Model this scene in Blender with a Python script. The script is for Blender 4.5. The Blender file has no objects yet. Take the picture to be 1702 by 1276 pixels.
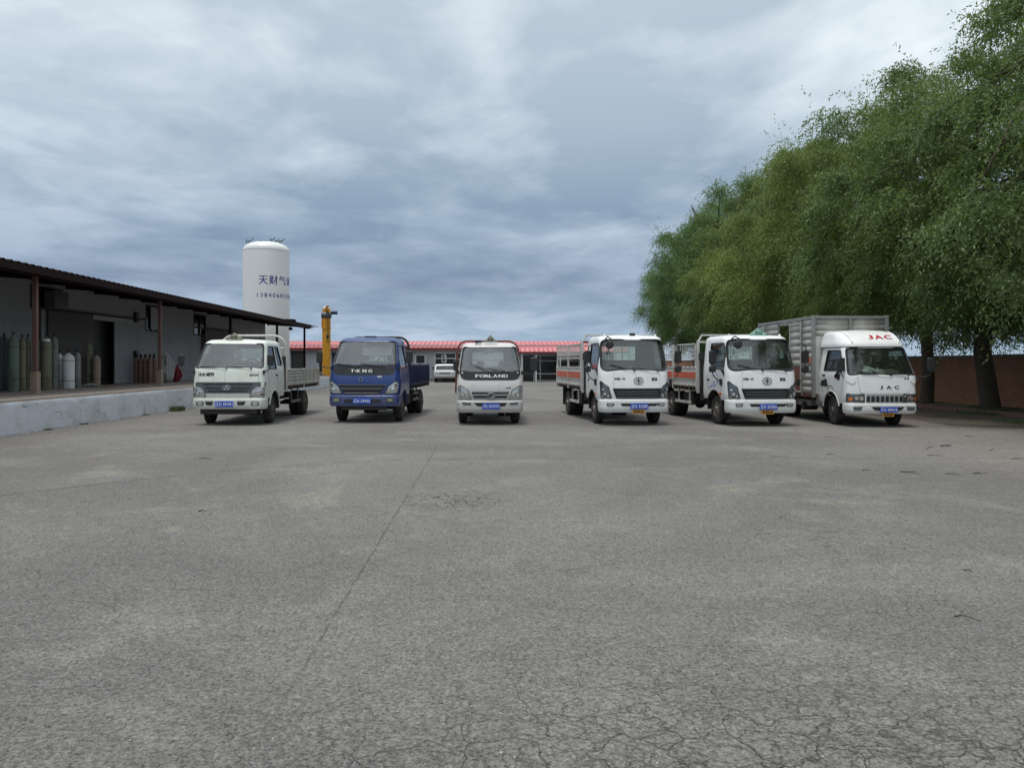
import bpy, bmesh, math, random
import numpy as np
from mathutils import Vector, Matrix, noise as mnoise
R = math.radians
rnd = random.Random(7)
S = bpy.context.scene
C = S.collection

# ------------------------------------------------------------------ camera, sky, sun, exposure
F_PX, VX, VY, EYE = 1250.0, 810.0, 604.0, 1.65
cam_d = bpy.data.cameras.new('camera'); cam = bpy.data.objects.new('camera', cam_d); C.objects.link(cam)
cam.location = (0, 0, EYE); cam.rotation_euler = (R(90), 0, 0)
cam_d.sensor_width = 36; cam_d.lens = 36 * F_PX / 1702
cam_d.shift_x = (851 - VX) / 1702; cam_d.shift_y = -(638 - VY) / 1702
cam_d.clip_start = 0.1; cam_d.clip_end = 4000
S.camera = cam
S.view_settings.view_transform = 'Standard'; S.view_settings.look = 'None'
S.view_settings.gamma = 1; S.view_settings.use_curve_mapping = False
S.view_settings.exposure = 0.5
SUN_EL, SUN_AZ = 77, 215      # azimuth measured from +Y clockwise: high, behind the camera and to its left
sd = bpy.data.lights.new('sun', 'SUN'); so = bpy.data.objects.new('sun', sd); C.objects.link(so)
sd.energy = 1.5; sd.angle = R(14); sd.color = (1.0, .965, .91)
_d = Vector((math.sin(R(SUN_AZ)) * math.cos(R(SUN_EL)), math.cos(R(SUN_AZ)) * math.cos(R(SUN_EL)), math.sin(R(SUN_EL))))
so.rotation_euler = (-_d).to_track_quat('-Z', 'Y').to_euler()

W = bpy.data.worlds.new('World'); S.world = W; W.use_nodes = True
nt = W.node_tree; nt.nodes.clear()
def N(nt, t, **k):
    n = nt.nodes.new(t)
    for a, b in k.items():
        if a.startswith('i_'):
            n.inputs[a[2:].replace('_', ' ')].default_value = b
        else:
            setattr(n, a, b)
    return n
def L(nt, a, b): nt.links.new(a, b)
def MATH(nt, op, a, b=None, c=None, clamp=False):
    n = nt.nodes.new('ShaderNodeMath'); n.operation = op; n.use_clamp = clamp
    for i, v in enumerate((a, b, c)):
        if v is None: continue
        if isinstance(v, (int, float)): n.inputs[i].default_value = v
        else: nt.links.new(v, n.inputs[i])
    return n.outputs[0]
def RAMP(nt, fac, pts, interp='EASE'):
    n = nt.nodes.new('ShaderNodeValToRGB'); cr = n.color_ramp; cr.interpolation = interp
    while len(cr.elements) < len(pts): cr.elements.new(.5)
    for e, (p, c) in zip(cr.elements, pts):
        e.position = p; e.color = (c, c, c, 1) if isinstance(c, (int, float)) else tuple(c) + (1,)
    nt.links.new(fac, n.inputs[0]); return n.outputs[0]
def MIX(nt, fac, a, b, mode='MIX'):
    n = nt.nodes.new('ShaderNodeMix'); n.data_type = 'RGBA'; n.blend_type = mode; n.clamp_factor = True
    for i, v in ((0, fac), (6, a), (7, b)):
        if isinstance(v, (int, float)): n.inputs[i].default_value = v
        elif isinstance(v, tuple): n.inputs[i].default_value = v + (1,) if len(v) == 3 else v
        else: nt.links.new(v, n.inputs[i])
    return n.outputs[2]
def build_sky():
    tc = N(nt, 'ShaderNodeTexCoord')
    sx = N(nt, 'ShaderNodeSeparateXYZ'); L(nt, tc.outputs['Generated'], sx.inputs[0])
    z = MATH(nt, 'MAXIMUM', sx.outputs[2], 0.0)
    zz = MATH(nt, 'ADD', z, 0.10)
    cx = MATH(nt, 'DIVIDE', sx.outputs[0], zz); cy = MATH(nt, 'DIVIDE', sx.outputs[1], zz)
    cb = N(nt, 'ShaderNodeCombineXYZ'); L(nt, cx, cb.inputs[0]); L(nt, MATH(nt, 'MULTIPLY', cy, .8), cb.inputs[1])
    def noi(scale, det, rough, dist, off):
        m = N(nt, 'ShaderNodeMapping'); L(nt, cb.outputs[0], m.inputs[0]); m.inputs['Location'].default_value = off
        m.inputs['Rotation'].default_value = (0, 0, R(24))
        n = N(nt, 'ShaderNodeTexNoise'); L(nt, m.outputs[0], n.inputs['Vector'])
        n.inputs['Scale'].default_value = scale; n.inputs['Detail'].default_value = det
        n.inputs['Roughness'].default_value = rough; n.inputs['Distortion'].default_value = dist
        return n.outputs['Fac']
    big = noi(.42, 5, .5, .5, (3.1, 1.7, 0)); mid = noi(1.3, 6, .52, .5, (7, 2, 4)); fine = noi(3.6, 6, .55, .4, (1, 9, 2))
    cl = MATH(nt, 'ADD', MATH(nt, 'MULTIPLY', big, .49), MATH(nt, 'MULTIPLY', mid, .36))
    cl = MATH(nt, 'ADD', cl, MATH(nt, 'MULTIPLY', fine, .15))
    # brightness of the cloud deck with elevation: dark slate band low down, pale haze at the horizon, bright overhead
    lo = RAMP(nt, z, [(0, (.31, .41, .50)), (.035, (.22, .315, .43)), (.10, (.155, .21, .30)), (.19, (.19, .265, .36)),
                      (.30, (.32, .395, .47)), (.5, (.44, .51, .57)), (1, (.62, .66, .70))], 'LINEAR')
    hi = RAMP(nt, z, [(0, (.45, .53, .61)), (.035, (.38, .46, .57)), (.10, (.27, .345, .45)), (.19, (.40, .475, .56)),
                      (.30, (.68, .745, .79)), (.5, (.86, .91, .94)), (1, (1.0, 1.03, 1.06))], 'LINEAR')
    f = RAMP(nt, cl, [(.42, 0), (.49, .42), (.565, 1)], 'LINEAR')
    col = MIX(nt, f, lo, hi)
    sc = N(nt, 'ShaderNodeVectorMath', operation='SCALE'); L(nt, col, sc.inputs[0]); sc.inputs['Scale'].default_value = 10 * .92
    sky = N(nt, 'ShaderNodeTexSky', sky_type='NISHITA'); sky.sun_disc = False
    sky.sun_elevation = R(SUN_EL); sky.sun_rotation = R(SUN_AZ)
    m = MIX(nt, .95, sky.outputs[0], sc.outputs[0])
    bg = N(nt, 'ShaderNodeBackground'); L(nt, m, bg.inputs[0]); bg.inputs[1].default_value = .1
    o = N(nt, 'ShaderNodeOutputWorld'); L(nt, bg.outputs[0], o.inputs[0])
build_sky()

def at(px, py, d=None, z=None, X=None):
    """a pixel of the photograph -> a point of the place, at distance d, on height z or on the plane x = X"""
    if z is not None: d = (EYE - z) * F_PX / (py - VY)
    if X is not None: d = X * F_PX / (px - VX)
    return Vector(((px - VX) * d / F_PX, d, EYE - (py - VY) * d / F_PX))

# ------------------------------------------------------------------ materials
def sr(r, g, b):
    f = lambda v: ((v / 255) / 12.92) if v / 255 <= .04045 else (((v / 255) + .055) / 1.055) ** 2.4
    return (f(r), f(g), f(b))
def new_mat(name):
    m = bpy.data.materials.new(name); m.use_nodes = True
    return m, m.node_tree, m.node_tree.nodes['Principled BSDF']
def noise(nt, vec, scale, det=4, rough=.55, dist=0, out='Fac'):
    n = N(nt, 'ShaderNodeTexNoise'); n.inputs['Scale'].default_value = scale; n.inputs['Detail'].default_value = det
    n.inputs['Roughness'].default_value = rough; n.inputs['Distortion'].default_value = dist
    if vec is not None: L(nt, vec, n.inputs['Vector'])
    return n.outputs[out]
def coords(nt, scale=(1, 1, 1), out='Object'):
    tc = N(nt, 'ShaderNodeTexCoord'); m = N(nt, 'ShaderNodeMapping'); L(nt, tc.outputs[out], m.inputs[0])
    m.inputs['Scale'].default_value = scale
    return m.outputs[0]
def mat(name, col, rough=.5, metal=0, dirt=.25, dirtcol=(.12, .10, .08), scale=3, bump=0, bscale=40, coat=0, streak=False, spec=.5, dust=0):
    m, nt, p = new_mat(name)
    v = coords(nt, (1, 1, .35) if streak else (1, 1, 1))
    n1 = noise(nt, v, scale, 6, .62); n2 = noise(nt, v, scale * 9, 4, .6)
    f = RAMP(nt, n1, [(.42, 0), (.75, 1)]); f2 = RAMP(nt, n2, [(.45, 0), (.8, 1)])
    c = MIX(nt, MATH(nt, 'MULTIPLY', f, dirt), tuple(col), tuple(dirtcol))
    c = MIX(nt, MATH(nt, 'MULTIPLY', f2, dirt * .6), c, tuple(x * .7 + .3 * y for x, y in zip(col, dirtcol)))
    if dust:
        sz = N(nt, 'ShaderNodeSeparateXYZ'); L(nt, v, sz.inputs[0]); mr = N(nt, 'ShaderNodeMapRange'); mr.inputs[1].default_value = 1.15; mr.inputs[2].default_value = .35
        L(nt, MATH(nt, 'ADD', sz.outputs[2], MATH(nt, 'MULTIPLY', MATH(nt, 'SUBTRACT', n2, .5), 1.3)), mr.inputs[0])
        c = MIX(nt, MATH(nt, 'MULTIPLY', mr.outputs[0], dust), c, (.22, .195, .16))
        dr = noise(nt, coords(nt, (9, 9, .8)), 1.6, 5, .7); c = MIX(nt, MATH(nt, 'MULTIPLY', RAMP(nt, dr, [(.56, 0), (.72, 1)]), dust * .55), c, (.28, .25, .20))
    L(nt, c, p.inputs['Base Color'])
    L(nt, MATH(nt, 'ADD', MATH(nt, 'MULTIPLY', n1, .25), rough - .12, clamp=True), p.inputs['Roughness'])
    p.inputs['Metallic'].default_value = metal; p.inputs['Coat Weight'].default_value = coat
    p.inputs['Coat Roughness'].default_value = .08; p.inputs['Specular IOR Level'].default_value = spec
    if bump:
        b = N(nt, 'ShaderNodeBump'); b.inputs['Strength'].default_value = bump; b.inputs['Distance'].default_value = .01
        L(nt, noise(nt, v, bscale, 5, .6), b.inputs['Height']); L(nt, b.outputs[0], p.inputs['Normal'])
    return m
def glass(name, refl, tint=(.72, .78, .76), dust=.05):
    m, nt, p = new_mat(name); nt.nodes.remove(p)
    t = N(nt, 'ShaderNodeBsdfTransparent'); t.inputs[0].default_value = tint + (1,)
    g = N(nt, 'ShaderNodeBsdfGlossy'); g.inputs['Roughness'].default_value = .03; g.inputs[0].default_value = (.95, .97, 1, 1)
    d = N(nt, 'ShaderNodeBsdfDiffuse'); d.inputs[0].default_value = (.5, .49, .46, 1)
    lw = N(nt, 'ShaderNodeLayerWeight'); lw.inputs[0].default_value = .5; fr = MATH(nt, 'ADD', MATH(nt, 'MULTIPLY', MATH(nt, 'POWER', lw.outputs['Facing'], 4.0), .65), .04)
    a = N(nt, 'ShaderNodeMixShader'); L(nt, MATH(nt, 'ADD', fr, refl, clamp=True), a.inputs[0]); L(nt, t.outputs[0], a.inputs[1]); L(nt, g.outputs[0], a.inputs[2])
    b = N(nt, 'ShaderNodeMixShader'); L(nt, MATH(nt, 'MULTIPLY', noise(nt, coords(nt), 2.5, 5), dust * 2), b.inputs[0]); L(nt, a.outputs[0], b.inputs[1]); L(nt, d.outputs[0], b.inputs[2])
    L(nt, b.outputs[0], nt.nodes['Material Output'].inputs[0]); return m

M = {}
M['white'] = mat('white_paint', (.80, .82, .81), .32, 0, .14, (.42, .38, .31), 1.6, coat=.3, dust=.28)
M['cream'] = mat('greenish_white_paint', (.69, .74, .67), .36, 0, .25, (.36, .33, .25), 1.8, coat=.2, dust=.35)
M['silverwhite'] = mat('pearl_white_paint', (.60, .60, .58), .34, 0, .2, (.36, .32, .26), 1.8, coat=.3, dust=.45)
M['blue'] = mat('blue_paint', (.003, .034, .175), .32, 0, .22, (.07, .09, .13), 1.5, coat=.4, dust=.3)
M['darkblue'] = mat('dark_blue_paint', (.010, .018, .075), .5, 0, .35, (.06, .055, .05), 2)
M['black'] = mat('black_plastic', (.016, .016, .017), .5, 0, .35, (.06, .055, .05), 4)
M['gloss_black'] = mat('gloss_black_panel', (.010, .012, .014), .28, 0, .3, (.05, .05, .045), 3)
M['rubber'] = mat('tyre_rubber', (.020, .019, .018), .85, 0, .8, (.085, .075, .062), 5, bump=.3, bscale=30)
M['rim'] = mat('wheel_steel', (.14, .13, .12), .6, .2, .8, (.07, .05, .035), 6)
M['rimrust'] = mat('rusty_wheel_steel', (.30, .27, .25), .6, .2, .9, (.16, .07, .04), 9)
M['chassis'] = mat('chassis_steel', (.025, .022, .020), .75, 0, .7, (.07, .055, .04), 4)
M['greyband'] = mat('grey_plastic_band', (.085, .095, .10), .45, 0, .3, (.14, .13, .11), 3)
M['chrome'] = mat('chrome_trim', (.6, .61, .62), .2, 1, .2, (.3, .28, .25), 4)
M['lamp'] = mat('headlamp_glass', (.50, .52, .50), .12, .55, .35, (.16, .17, .16), 9, coat=1)
M['lampdark'] = mat('headlamp_recess', (.13, .14, .145), .18, .6, .4, (.05, .05, .05), 8, coat=1)
M['bulb'] = mat('lamp_reflector', (.85, .86, .84), .1, .9, .1, (.5, .5, .5), 10, coat=1)
M['amber'] = mat('amber_lens', (.75, .17, .02), .2, 0, .2, (.3, .08, .02), 8, coat=1)
M['plate'] = mat('blue_number_plate', (.01, .07, .48), .4, 0, .1, (.1, .12, .2), 5)
M['letter'] = mat('white_lettering', (.8, .8, .78), .4, 0, .1, (.4, .4, .4), 5)
M['yellowsign'] = mat('orange_hazard_plate', (.62, .30, .03), .5, 0, .3, (.2, .1, .03), 9)
M['darkletter'] = mat('black_lettering', (.014, .014, .014), .4, 0, .1, (.05, .05, .05), 5)
M['red_letter'] = mat('red_lettering', (.45, .015, .02), .4, 0, .1, (.3, .1, .1), 5)
M['signboard'] = mat('pale_roof_sign', (.42, .42, .30), .5, 0, .3, (.15, .14, .1), 8)
M['signboard_green'] = mat('mint_green_roof_sign', (.42, .66, .55), .5, 0, .15, (.3, .4, .35), 8)
M['green_letter'] = mat('green_lettering', (.01, .14, .09), .5, 0, .1, (.05, .1, .08), 8)
M['seat'] = mat('grey_seat_fabric', (.11, .105, .10), .9, 0, .3, (.06, .05, .045), 8)
M['seatcover'] = mat('pale_seat_cover', (.36, .36, .35), .9, 0, .3, (.2, .19, .17), 6)
M['dash'] = mat('dashboard_plastic', (.075, .075, .072), .7, 0, .2, (.1, .1, .09), 6)
M['dashlight'] = mat('pale_dashboard', (.28, .28, .26), .7, 0, .2, (.18, .17, .15), 6)
M['paper'] = mat('paper', (.7, .7, .68), .8, 0, .1, (.5, .5, .45), 8)
M['cloth_dark'] = mat('camouflage_cloth', (.06, .065, .05), .9, 0, .9, (.2, .19, .15), 18)
M['inner'] = mat('cab_lining', (.065, .063, .06), .85, 0, .2, (.05, .05, .05), 3)
M['inner_light'] = mat('pale_cab_lining', (.22, .22, .21), .85, 0, .2, (.15, .15, .14), 3)
M['bedcream'] = mat('worn_cream_bed_panel', (.50, .50, .44), .6, 0, .7, (.24, .19, .14), 3, streak=True, bump=.2)
M['bedwhite'] = mat('worn_white_bed_steel', (.56, .57, .54), .55, 0, .6, (.26, .19, .13), 4, streak=True, bump=.2)
M['rustdark'] = mat('rusty_hinge', (.12, .075, .06), .75, 0, .6, (.05, .035, .03), 6)
M['rustred'] = mat('rusty_red_frame', (.17, .06, .045), .75, 0, .6, (.07, .04, .03), 6)
M['orange'] = mat('orange_red_stripe', (.58, .115, .055), .55, 0, .5, (.35, .16, .1), 5)
M['galv'] = mat('galvanised_box_panel', (.40, .395, .36), .55, .1, .6, (.16, .13, .10), 2.5, streak=True, bump=.25, bscale=12)
M['galvdark'] = mat('galvanised_frame_post', (.30, .31, .30), .45, .5, .5, (.12, .10, .08), 3)
M['boxdark'] = mat('box_interior_brown', (.07, .045, .035), .8, 0, .5, (.03, .025, .02), 3)
M['glass_light'] = glass('dusty_windscreen_glass', .06, (.90, .94, .92), .02)
M['glass_dark'] = glass('clear_windscreen_glass', .02, (.80, .85, .82), .012)
M['glass_side'] = glass('side_window_glass', .02, (.42, .46, .44), .01)
M['winglass'] = mat('dark_window_glass', (.008, .010, .012), .12, 0, .2, (.03, .03, .03), 2)
M['white_frame'] = mat('white_window_frame', (.62, .63, .62), .5, 0, .2, (.35, .32, .28), 4)
M['wall_panel'] = mat('grey_sandwich_panel', (.25, .265, .285), .6, 0, .35, (.16, .155, .15), .8, streak=True)
M['wall_panel_far'] = mat('pale_grey_wall_panel', (.33, .35, .37), .6, 0, .25, (.22, .21, .2), .8, streak=True)
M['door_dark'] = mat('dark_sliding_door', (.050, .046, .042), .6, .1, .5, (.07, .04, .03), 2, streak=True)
M['maroon'] = mat('maroon_steel', (.016, .006, .005), .75, 0, .4, (.02, .012, .01), 3, spec=.15)
M['post_rust'] = mat('rusty_canopy_post', (.12, .055, .045), .7, 0, .7, (.13, .12, .10), 3, streak=True)
M['redroof'] = mat('faded_red_roof_sheet', (.56, .17, .17), .45, 0, .5, (.60, .30, .28), .5)
M['redroof_seam'] = mat('red_roof_rib', (.48, .10, .10), .45, 0, .3, (.5, .2, .2), 1)
M['fascia_red'] = mat('dark_red_fascia', (.17, .018, .022), .5, 0, .3, (.1, .02, .02), 2)
M['tank'] = mat('white_tank_paint', (.70, .71, .70), .42, 0, .16, (.50, .48, .43), .6, streak=True)
M['navy_letter'] = mat('navy_lettering', (.03, .055, .24), .5, 0, .1, (.1, .12, .25), 3)
M['yellow'] = mat('yellow_crane_paint', (.62, .30, .018), .45, 0, .35, (.33, .15, .03), 1.5, streak=True)
M['bark'] = mat('willow_bark', (.075, .060, .045), .95, 0, .7, (.03, .025, .02), 6, streak=True, bump=1.0, bscale=22)
M['curb'] = mat('red_brown_kerb', (.16, .085, .07), .85, 0, .5, (.08, .065, .05), 3, bump=.3)
M['cap'] = mat('concrete_coping', (.20, .19, .17), .85, 0, .5, (.1, .09, .08), 3, bump=.3)
M['mortar'] = mat('mortar_backing', (.17, .15, .13), .9, 0, .4, (.1, .09, .08), 3)
M['tarp'] = mat('crumpled_white_sheet', (.42, .43, .42), .7, 0, .5, (.2, .19, .17), 4)
M['redcloth'] = mat('dark_red_bag', (.20, .02, .03), .8, 0, .3, (.08, .02, .02), 5)
M['grass'] = mat('weed_green', (.05, .085, .025), .8, 0, .5, (.10, .09, .04), 4)
M['stone'] = mat('loose_grey_stone', (.17, .155, .15), .9, 0, .7, (.40, .38, .36), 45)
M['rubble'] = mat('brown_rubble', (.17, .145, .12), .9, 0, .7, (.10, .08, .07), 5)
M['twig'] = mat('dry_twig', (.035, .028, .022), .9, 0, .3, (.06, .05, .04), 9)
M['deadleaf'] = mat('dry_leaf', (.16, .11, .05), .9, 0, .6, (.06, .05, .03), 9)
M['mirror'] = mat('mirror_glass', (.7, .72, .72), .05, 1, 0)
M['yellowgrey_door'] = mat('beige_post_foot', (.27, .20, .15), .8, 0, .6, (.14, .1, .08), 5)
M['chalk'] = mat('chalk_marks', (.42, .44, .44), .9, 0, .2, (.3, .3, .3), 5)

def leaf_mat():
    m, nt, p = new_mat('willow_leaves'); nt.nodes.remove(p)
    oi = N(nt, 'ShaderNodeObjectInfo'); v = coords(nt)
    n1 = noise(nt, v, .55, 3); n2 = noise(nt, v, 9, 2)
    c = MIX(nt, RAMP(nt, n1, [(.38, 0), (.64, 1)]), (.100, .150, .050), (.150, .212, .062))
    c = MIX(nt, RAMP(nt, n2, [(.4, 0), (.75, 1)]), c, (.26, .31, .165))
    c = MIX(nt, 1.0, c, oi.outputs['Color'], 'MULTIPLY')
    d = N(nt, 'ShaderNodeBsdfPrincipled'); L(nt, c, d.inputs['Base Color']); d.inputs['Roughness'].default_value = .55
    d.inputs['Specular IOR Level'].default_value = .35
    t = N(nt, 'ShaderNodeBsdfTranslucent'); L(nt, MIX(nt, 1.0, c, (1.25, 1.35, .6), 'MULTIPLY'), t.inputs[0])
    a = N(nt, 'ShaderNodeMixShader'); a.inputs[0].default_value = .34; L(nt, d.outputs[0], a.inputs[1]); L(nt, t.outputs[0], a.inputs[2])
    L(nt, a.outputs[0], nt.nodes['Material Output'].inputs[0]); return m
M['leaf'] = leaf_mat()

def asphalt_mat():
    m, nt, p = new_mat('worn_asphalt')
    tc = N(nt, 'ShaderNodeTexCoord'); v = tc.outputs['Object']
    sx = N(nt, 'ShaderNodeSeparateXYZ'); L(nt, v, sx.inputs[0]); X, Y = sx.outputs[0], sx.outputs[1]
    big = noise(nt, v, .16, 5, .6, .6); mid = noise(nt, v, .75, 6, .62, .4); med = noise(nt, v, 4, 5, .65); fin = noise(nt, v, 42, 4, .75); gr = noise(nt, v, 130, 2, .8)
    c = MIX(nt, RAMP(nt, big, [(.40, 0), (.60, 1)]), (.122, .115, .110), (.164, .157, .145))
    c = MIX(nt, RAMP(nt, mid, [(.52, 0), (.72, .75)]), c, (.212, .206, .182))            # sandy dust
    c = MIX(nt, RAMP(nt, mid, [(.28, .55), (.44, 0)]), c, (.112, .110, .106))            # worn bitumen
    st = noise(nt, v, .33, 4, .6, 1.2)
    c = MIX(nt, MATH(nt, 'MULTIPLY', RAMP(nt, st, [(.60, 0), (.70, 1)]), .5), c, (.24, .235, .185))
    # brown dust that collects near the kerb on the right
    kx = MATH(nt, 'ADD', X, MATH(nt, 'MULTIPLY', mid, 3.0))
    rr = N(nt, 'ShaderNodeMapRange'); L(nt, kx, rr.inputs[0]); rr.inputs[1].default_value = 8.5; rr.inputs[2].default_value = 15
    c = MIX(nt, MATH(nt, 'MULTIPLY', rr.outputs[0], .55), c, (.185, .152, .118))
    lx = N(nt, 'ShaderNodeMapRange'); L(nt, MATH(nt, 'SUBTRACT', MATH(nt, 'MULTIPLY', mid, 2.2), X), lx.inputs[0]); lx.inputs[1].default_value = 10.2; lx.inputs[2].default_value = 12.2
    c = MIX(nt, MATH(nt, 'MULTIPLY', lx.outputs[0], .6), c, (.080, .068, .060))
    # aggregate: stones of several sizes, each its own grey
    for sc_, amp in ((95, .42), (48, .26), (21, .10), (9, .05)):
        vv = N(nt, 'ShaderNodeTexVoronoi'); L(nt, v, vv.inputs['Vector']); vv.inputs['Scale'].default_value = sc_
        cc = N(nt, 'ShaderNodeSeparateColor'); L(nt, vv.outputs['Color'], cc.inputs[0]); g_ = MATH(nt, 'ADD', MATH(nt, 'MULTIPLY', cc.outputs[0], amp * 2), 1 - amp)
        q_ = N(nt, 'ShaderNodeVectorMath', operation='SCALE'); L(nt, c, q_.inputs[0]); L(nt, g_, q_.inputs['Scale']); c = q_.outputs[0]
    c = MIX(nt, RAMP(nt, fin, [(.42, .0), (.62, .38)]), c, (.29, .285, .272))
    c = MIX(nt, RAMP(nt, fin, [(.30, .6), (.45, 0)]), c, (.060, .055, .053))
    c = MIX(nt, RAMP(nt, gr, [(.62, 0), (.75, .7)]), c, (.44, .43, .42))
    c = MIX(nt, RAMP(nt, gr, [(.27, .75), (.40, 0)]), c, (.035, .032, .030))
    # white chips
    vo = N(nt, 'ShaderNodeTexVoronoi'); L(nt, v, vo.inputs['Vector']); vo.inputs['Scale'].default_value = 17
    chip = MATH(nt, 'LESS_THAN', vo.outputs['Distance'], .075)
    sel = N(nt, 'ShaderNodeSeparateColor'); L(nt, vo.outputs['Color'], sel.inputs[0])
    chipw = MATH(nt, 'MULTIPLY', chip, MATH(nt, 'GREATER_THAN', sel.outputs[0], .90))
    chipd = MATH(nt, 'MULTIPLY', chip, MATH(nt, 'LESS_THAN', sel.outputs[0], .12))
    c = MIX(nt, chipw, c, (.52, .51, .49)); c = MIX(nt, chipd, c, (.015, .014, .013))
    # crack networks: alligator cracking close to the camera and in scattered patches
    dv = N(nt, 'ShaderNodeVectorMath', operation='ADD'); L(nt, v, dv.inputs[0])
    nz = N(nt, 'ShaderNodeTexNoise'); nz.inputs['Scale'].default_value = 3.2; nz.inputs['Detail'].default_value = 5; L(nt, v, nz.inputs['Vector'])
    sc = N(nt, 'ShaderNodeVectorMath', operation='SCALE'); L(nt, nz.outputs['Color'], sc.inputs[0]); sc.inputs['Scale'].default_value = .42
    L(nt, sc.outputs[0], dv.inputs[1])
    def crack(scale, w):
        e = N(nt, 'ShaderNodeTexVoronoi', feature='DISTANCE_TO_EDGE'); L(nt, dv.outputs[0], e.inputs['Vector']); e.inputs['Scale'].default_value = scale
        q = MATH(nt, 'ADD', e.outputs['Distance'], MATH(nt, 'MULTIPLY', MATH(nt, 'SUBTRACT', fin, .5), w * .9))
        return RAMP(nt, q, [(0, 1), (w, 0)], 'LINEAR')
    near = N(nt, 'ShaderNodeMapRange'); L(nt, MATH(nt, 'ADD', Y, MATH(nt, 'MULTIPLY', st, 3)), near.inputs[0]); near.inputs[1].default_value = 6.2; near.inputs[2].default_value = 4.3
    pm = RAMP(nt, noise(nt, v, .45, 3, .5), [(.50, 0), (.62, 1)])
    side = N(nt, 'ShaderNodeMapRange'); L(nt, X, side.inputs[0]); side.inputs[1].default_value = -1.6; side.inputs[2].default_value = -.3; 
    nr = MATH(nt, 'MULTIPLY', near.outputs[0], MATH(nt, 'ADD', MATH(nt, 'MULTIPLY', side.outputs[0], .75), .25))
    # a patch of crazing just right of the paving seam
    pd = N(nt, 'ShaderNodeVectorMath', operation='DISTANCE'); L(nt, v, pd.inputs[0]); pd.inputs[1].default_value = (-.40, 9.15, 0)
    pr = N(nt, 'ShaderNodeMapRange'); L(nt, MATH(nt, 'ADD', pd.outputs['Value'], MATH(nt, 'MULTIPLY', mid, .8)), pr.inputs[0]); pr.inputs[1].default_value = 1.25; pr.inputs[2].default_value = .8
    k1 = MATH(nt, 'MULTIPLY', crack(3.2, .020), nr); k2 = MATH(nt, 'MULTIPLY', crack(1.1, .012), MATH(nt, 'MULTIPLY', pm, .5)); k3 = MATH(nt, 'MULTIPLY', crack(5.5, .055), pr.outputs[0])
    k4 = MATH(nt, 'MULTIPLY', crack(7, .05), MATH(nt, 'MULTIPLY', nr, .6))
    # the long paving seam x = -1 and the curved one that crosses it
    def seam(dist, w, wob=.05):
        a = MATH(nt, 'ABSOLUTE', MATH(nt, 'ADD', dist, MATH(nt, 'MULTIPLY', MATH(nt, 'SUBTRACT', med, .5), wob)))
        return RAMP(nt, a, [(0, 1), (w, 0)], 'LINEAR')
    s1 = seam(MATH(nt, 'ADD', X, 1.0), .013, .07)
    yr = N(nt, 'ShaderNodeMapRange'); L(nt, Y, yr.inputs[0]); yr.inputs[1].default_value = 2.2; yr.inputs[2].default_value = 4.8; yr.interpolation_type = 'SMOOTHSTEP'
    yr2 = N(nt, 'ShaderNodeMapRange'); L(nt, Y, yr2.inputs[0]); yr2.inputs[1].default_value = 17; yr2.inputs[2].default_value = 14.5
    s1 = MATH(nt, 'MULTIPLY', MATH(nt, 'MULTIPLY', s1, yr.outputs[0]), MATH(nt, 'MULTIPLY', yr2.outputs[0], RAMP(nt, noise(nt, v, 2.1, 3), [(.36, .25), (.5, 1)])))
    t = MATH(nt, 'MULTIPLY', MATH(nt, 'ADD', X, .5), MATH(nt, 'ADD', X, .5))
    cur = MATH(nt, 'SUBTRACT', Y, MATH(nt, 'SUBTRACT', 13.0, MATH(nt, 'MULTIPLY', t, .117)))
    s2 = MATH(nt, 'MULTIPLY', seam(cur, .10, .35), MATH(nt, 'MULTIPLY', MATH(nt, 'LESS_THAN', X, -.3), .85))
    s3 = MATH(nt, 'MULTIPLY', seam(MATH(nt, 'SUBTRACT', Y, 13.05), .05, .25), MATH(nt, 'MULTIPLY', MATH(nt, 'GREATER_THAN', X, -.3), .5))
    k = MATH(nt, 'MAXIMUM', MATH(nt, 'MAXIMUM', k1, k2), MATH(nt, 'MAXIMUM', k3, k4))
    k = MATH(nt, 'MAXIMUM', MATH(nt, 'MULTIPLY', k, .9), MATH(nt, 'MAXIMUM', MATH(nt, 'MULTIPLY', s1, .62), MATH(nt, 'MAXIMUM', MATH(nt, 'MULTIPLY', s2, .55), s3)))
    c = MIX(nt, MATH(nt, 'MULTIPLY', k, .70), c, (.030, .028, .026))
    L(nt, c, p.inputs['Base Color']); p.inputs['Roughness'].default_value = .93; p.inputs['Specular IOR Level'].default_value = .22
    h = MATH(nt, 'ADD', MATH(nt, 'MULTIPLY', fin, .9), MATH(nt, 'MULTIPLY', gr, .35))
    h = MATH(nt, 'SUBTRACT', MATH(nt, 'ADD', h, MATH(nt, 'MULTIPLY', med, .6)), MATH(nt, 'MULTIPLY', k, 1.2))
    b = N(nt, 'ShaderNodeBump'); b.inputs['Strength'].default_value = 1; b.inputs['Distance'].default_value = .010
    L(nt, h, b.inputs['Height']); L(nt, b.outputs[0], p.inputs['Normal'])
    return m
M['asphalt'] = asphalt_mat()
M['soil'] = mat('bare_soil', (.085, .070, .054), .95, 0, .7, (.045, .042, .030), 1.2, bump=1, bscale=14)

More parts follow.
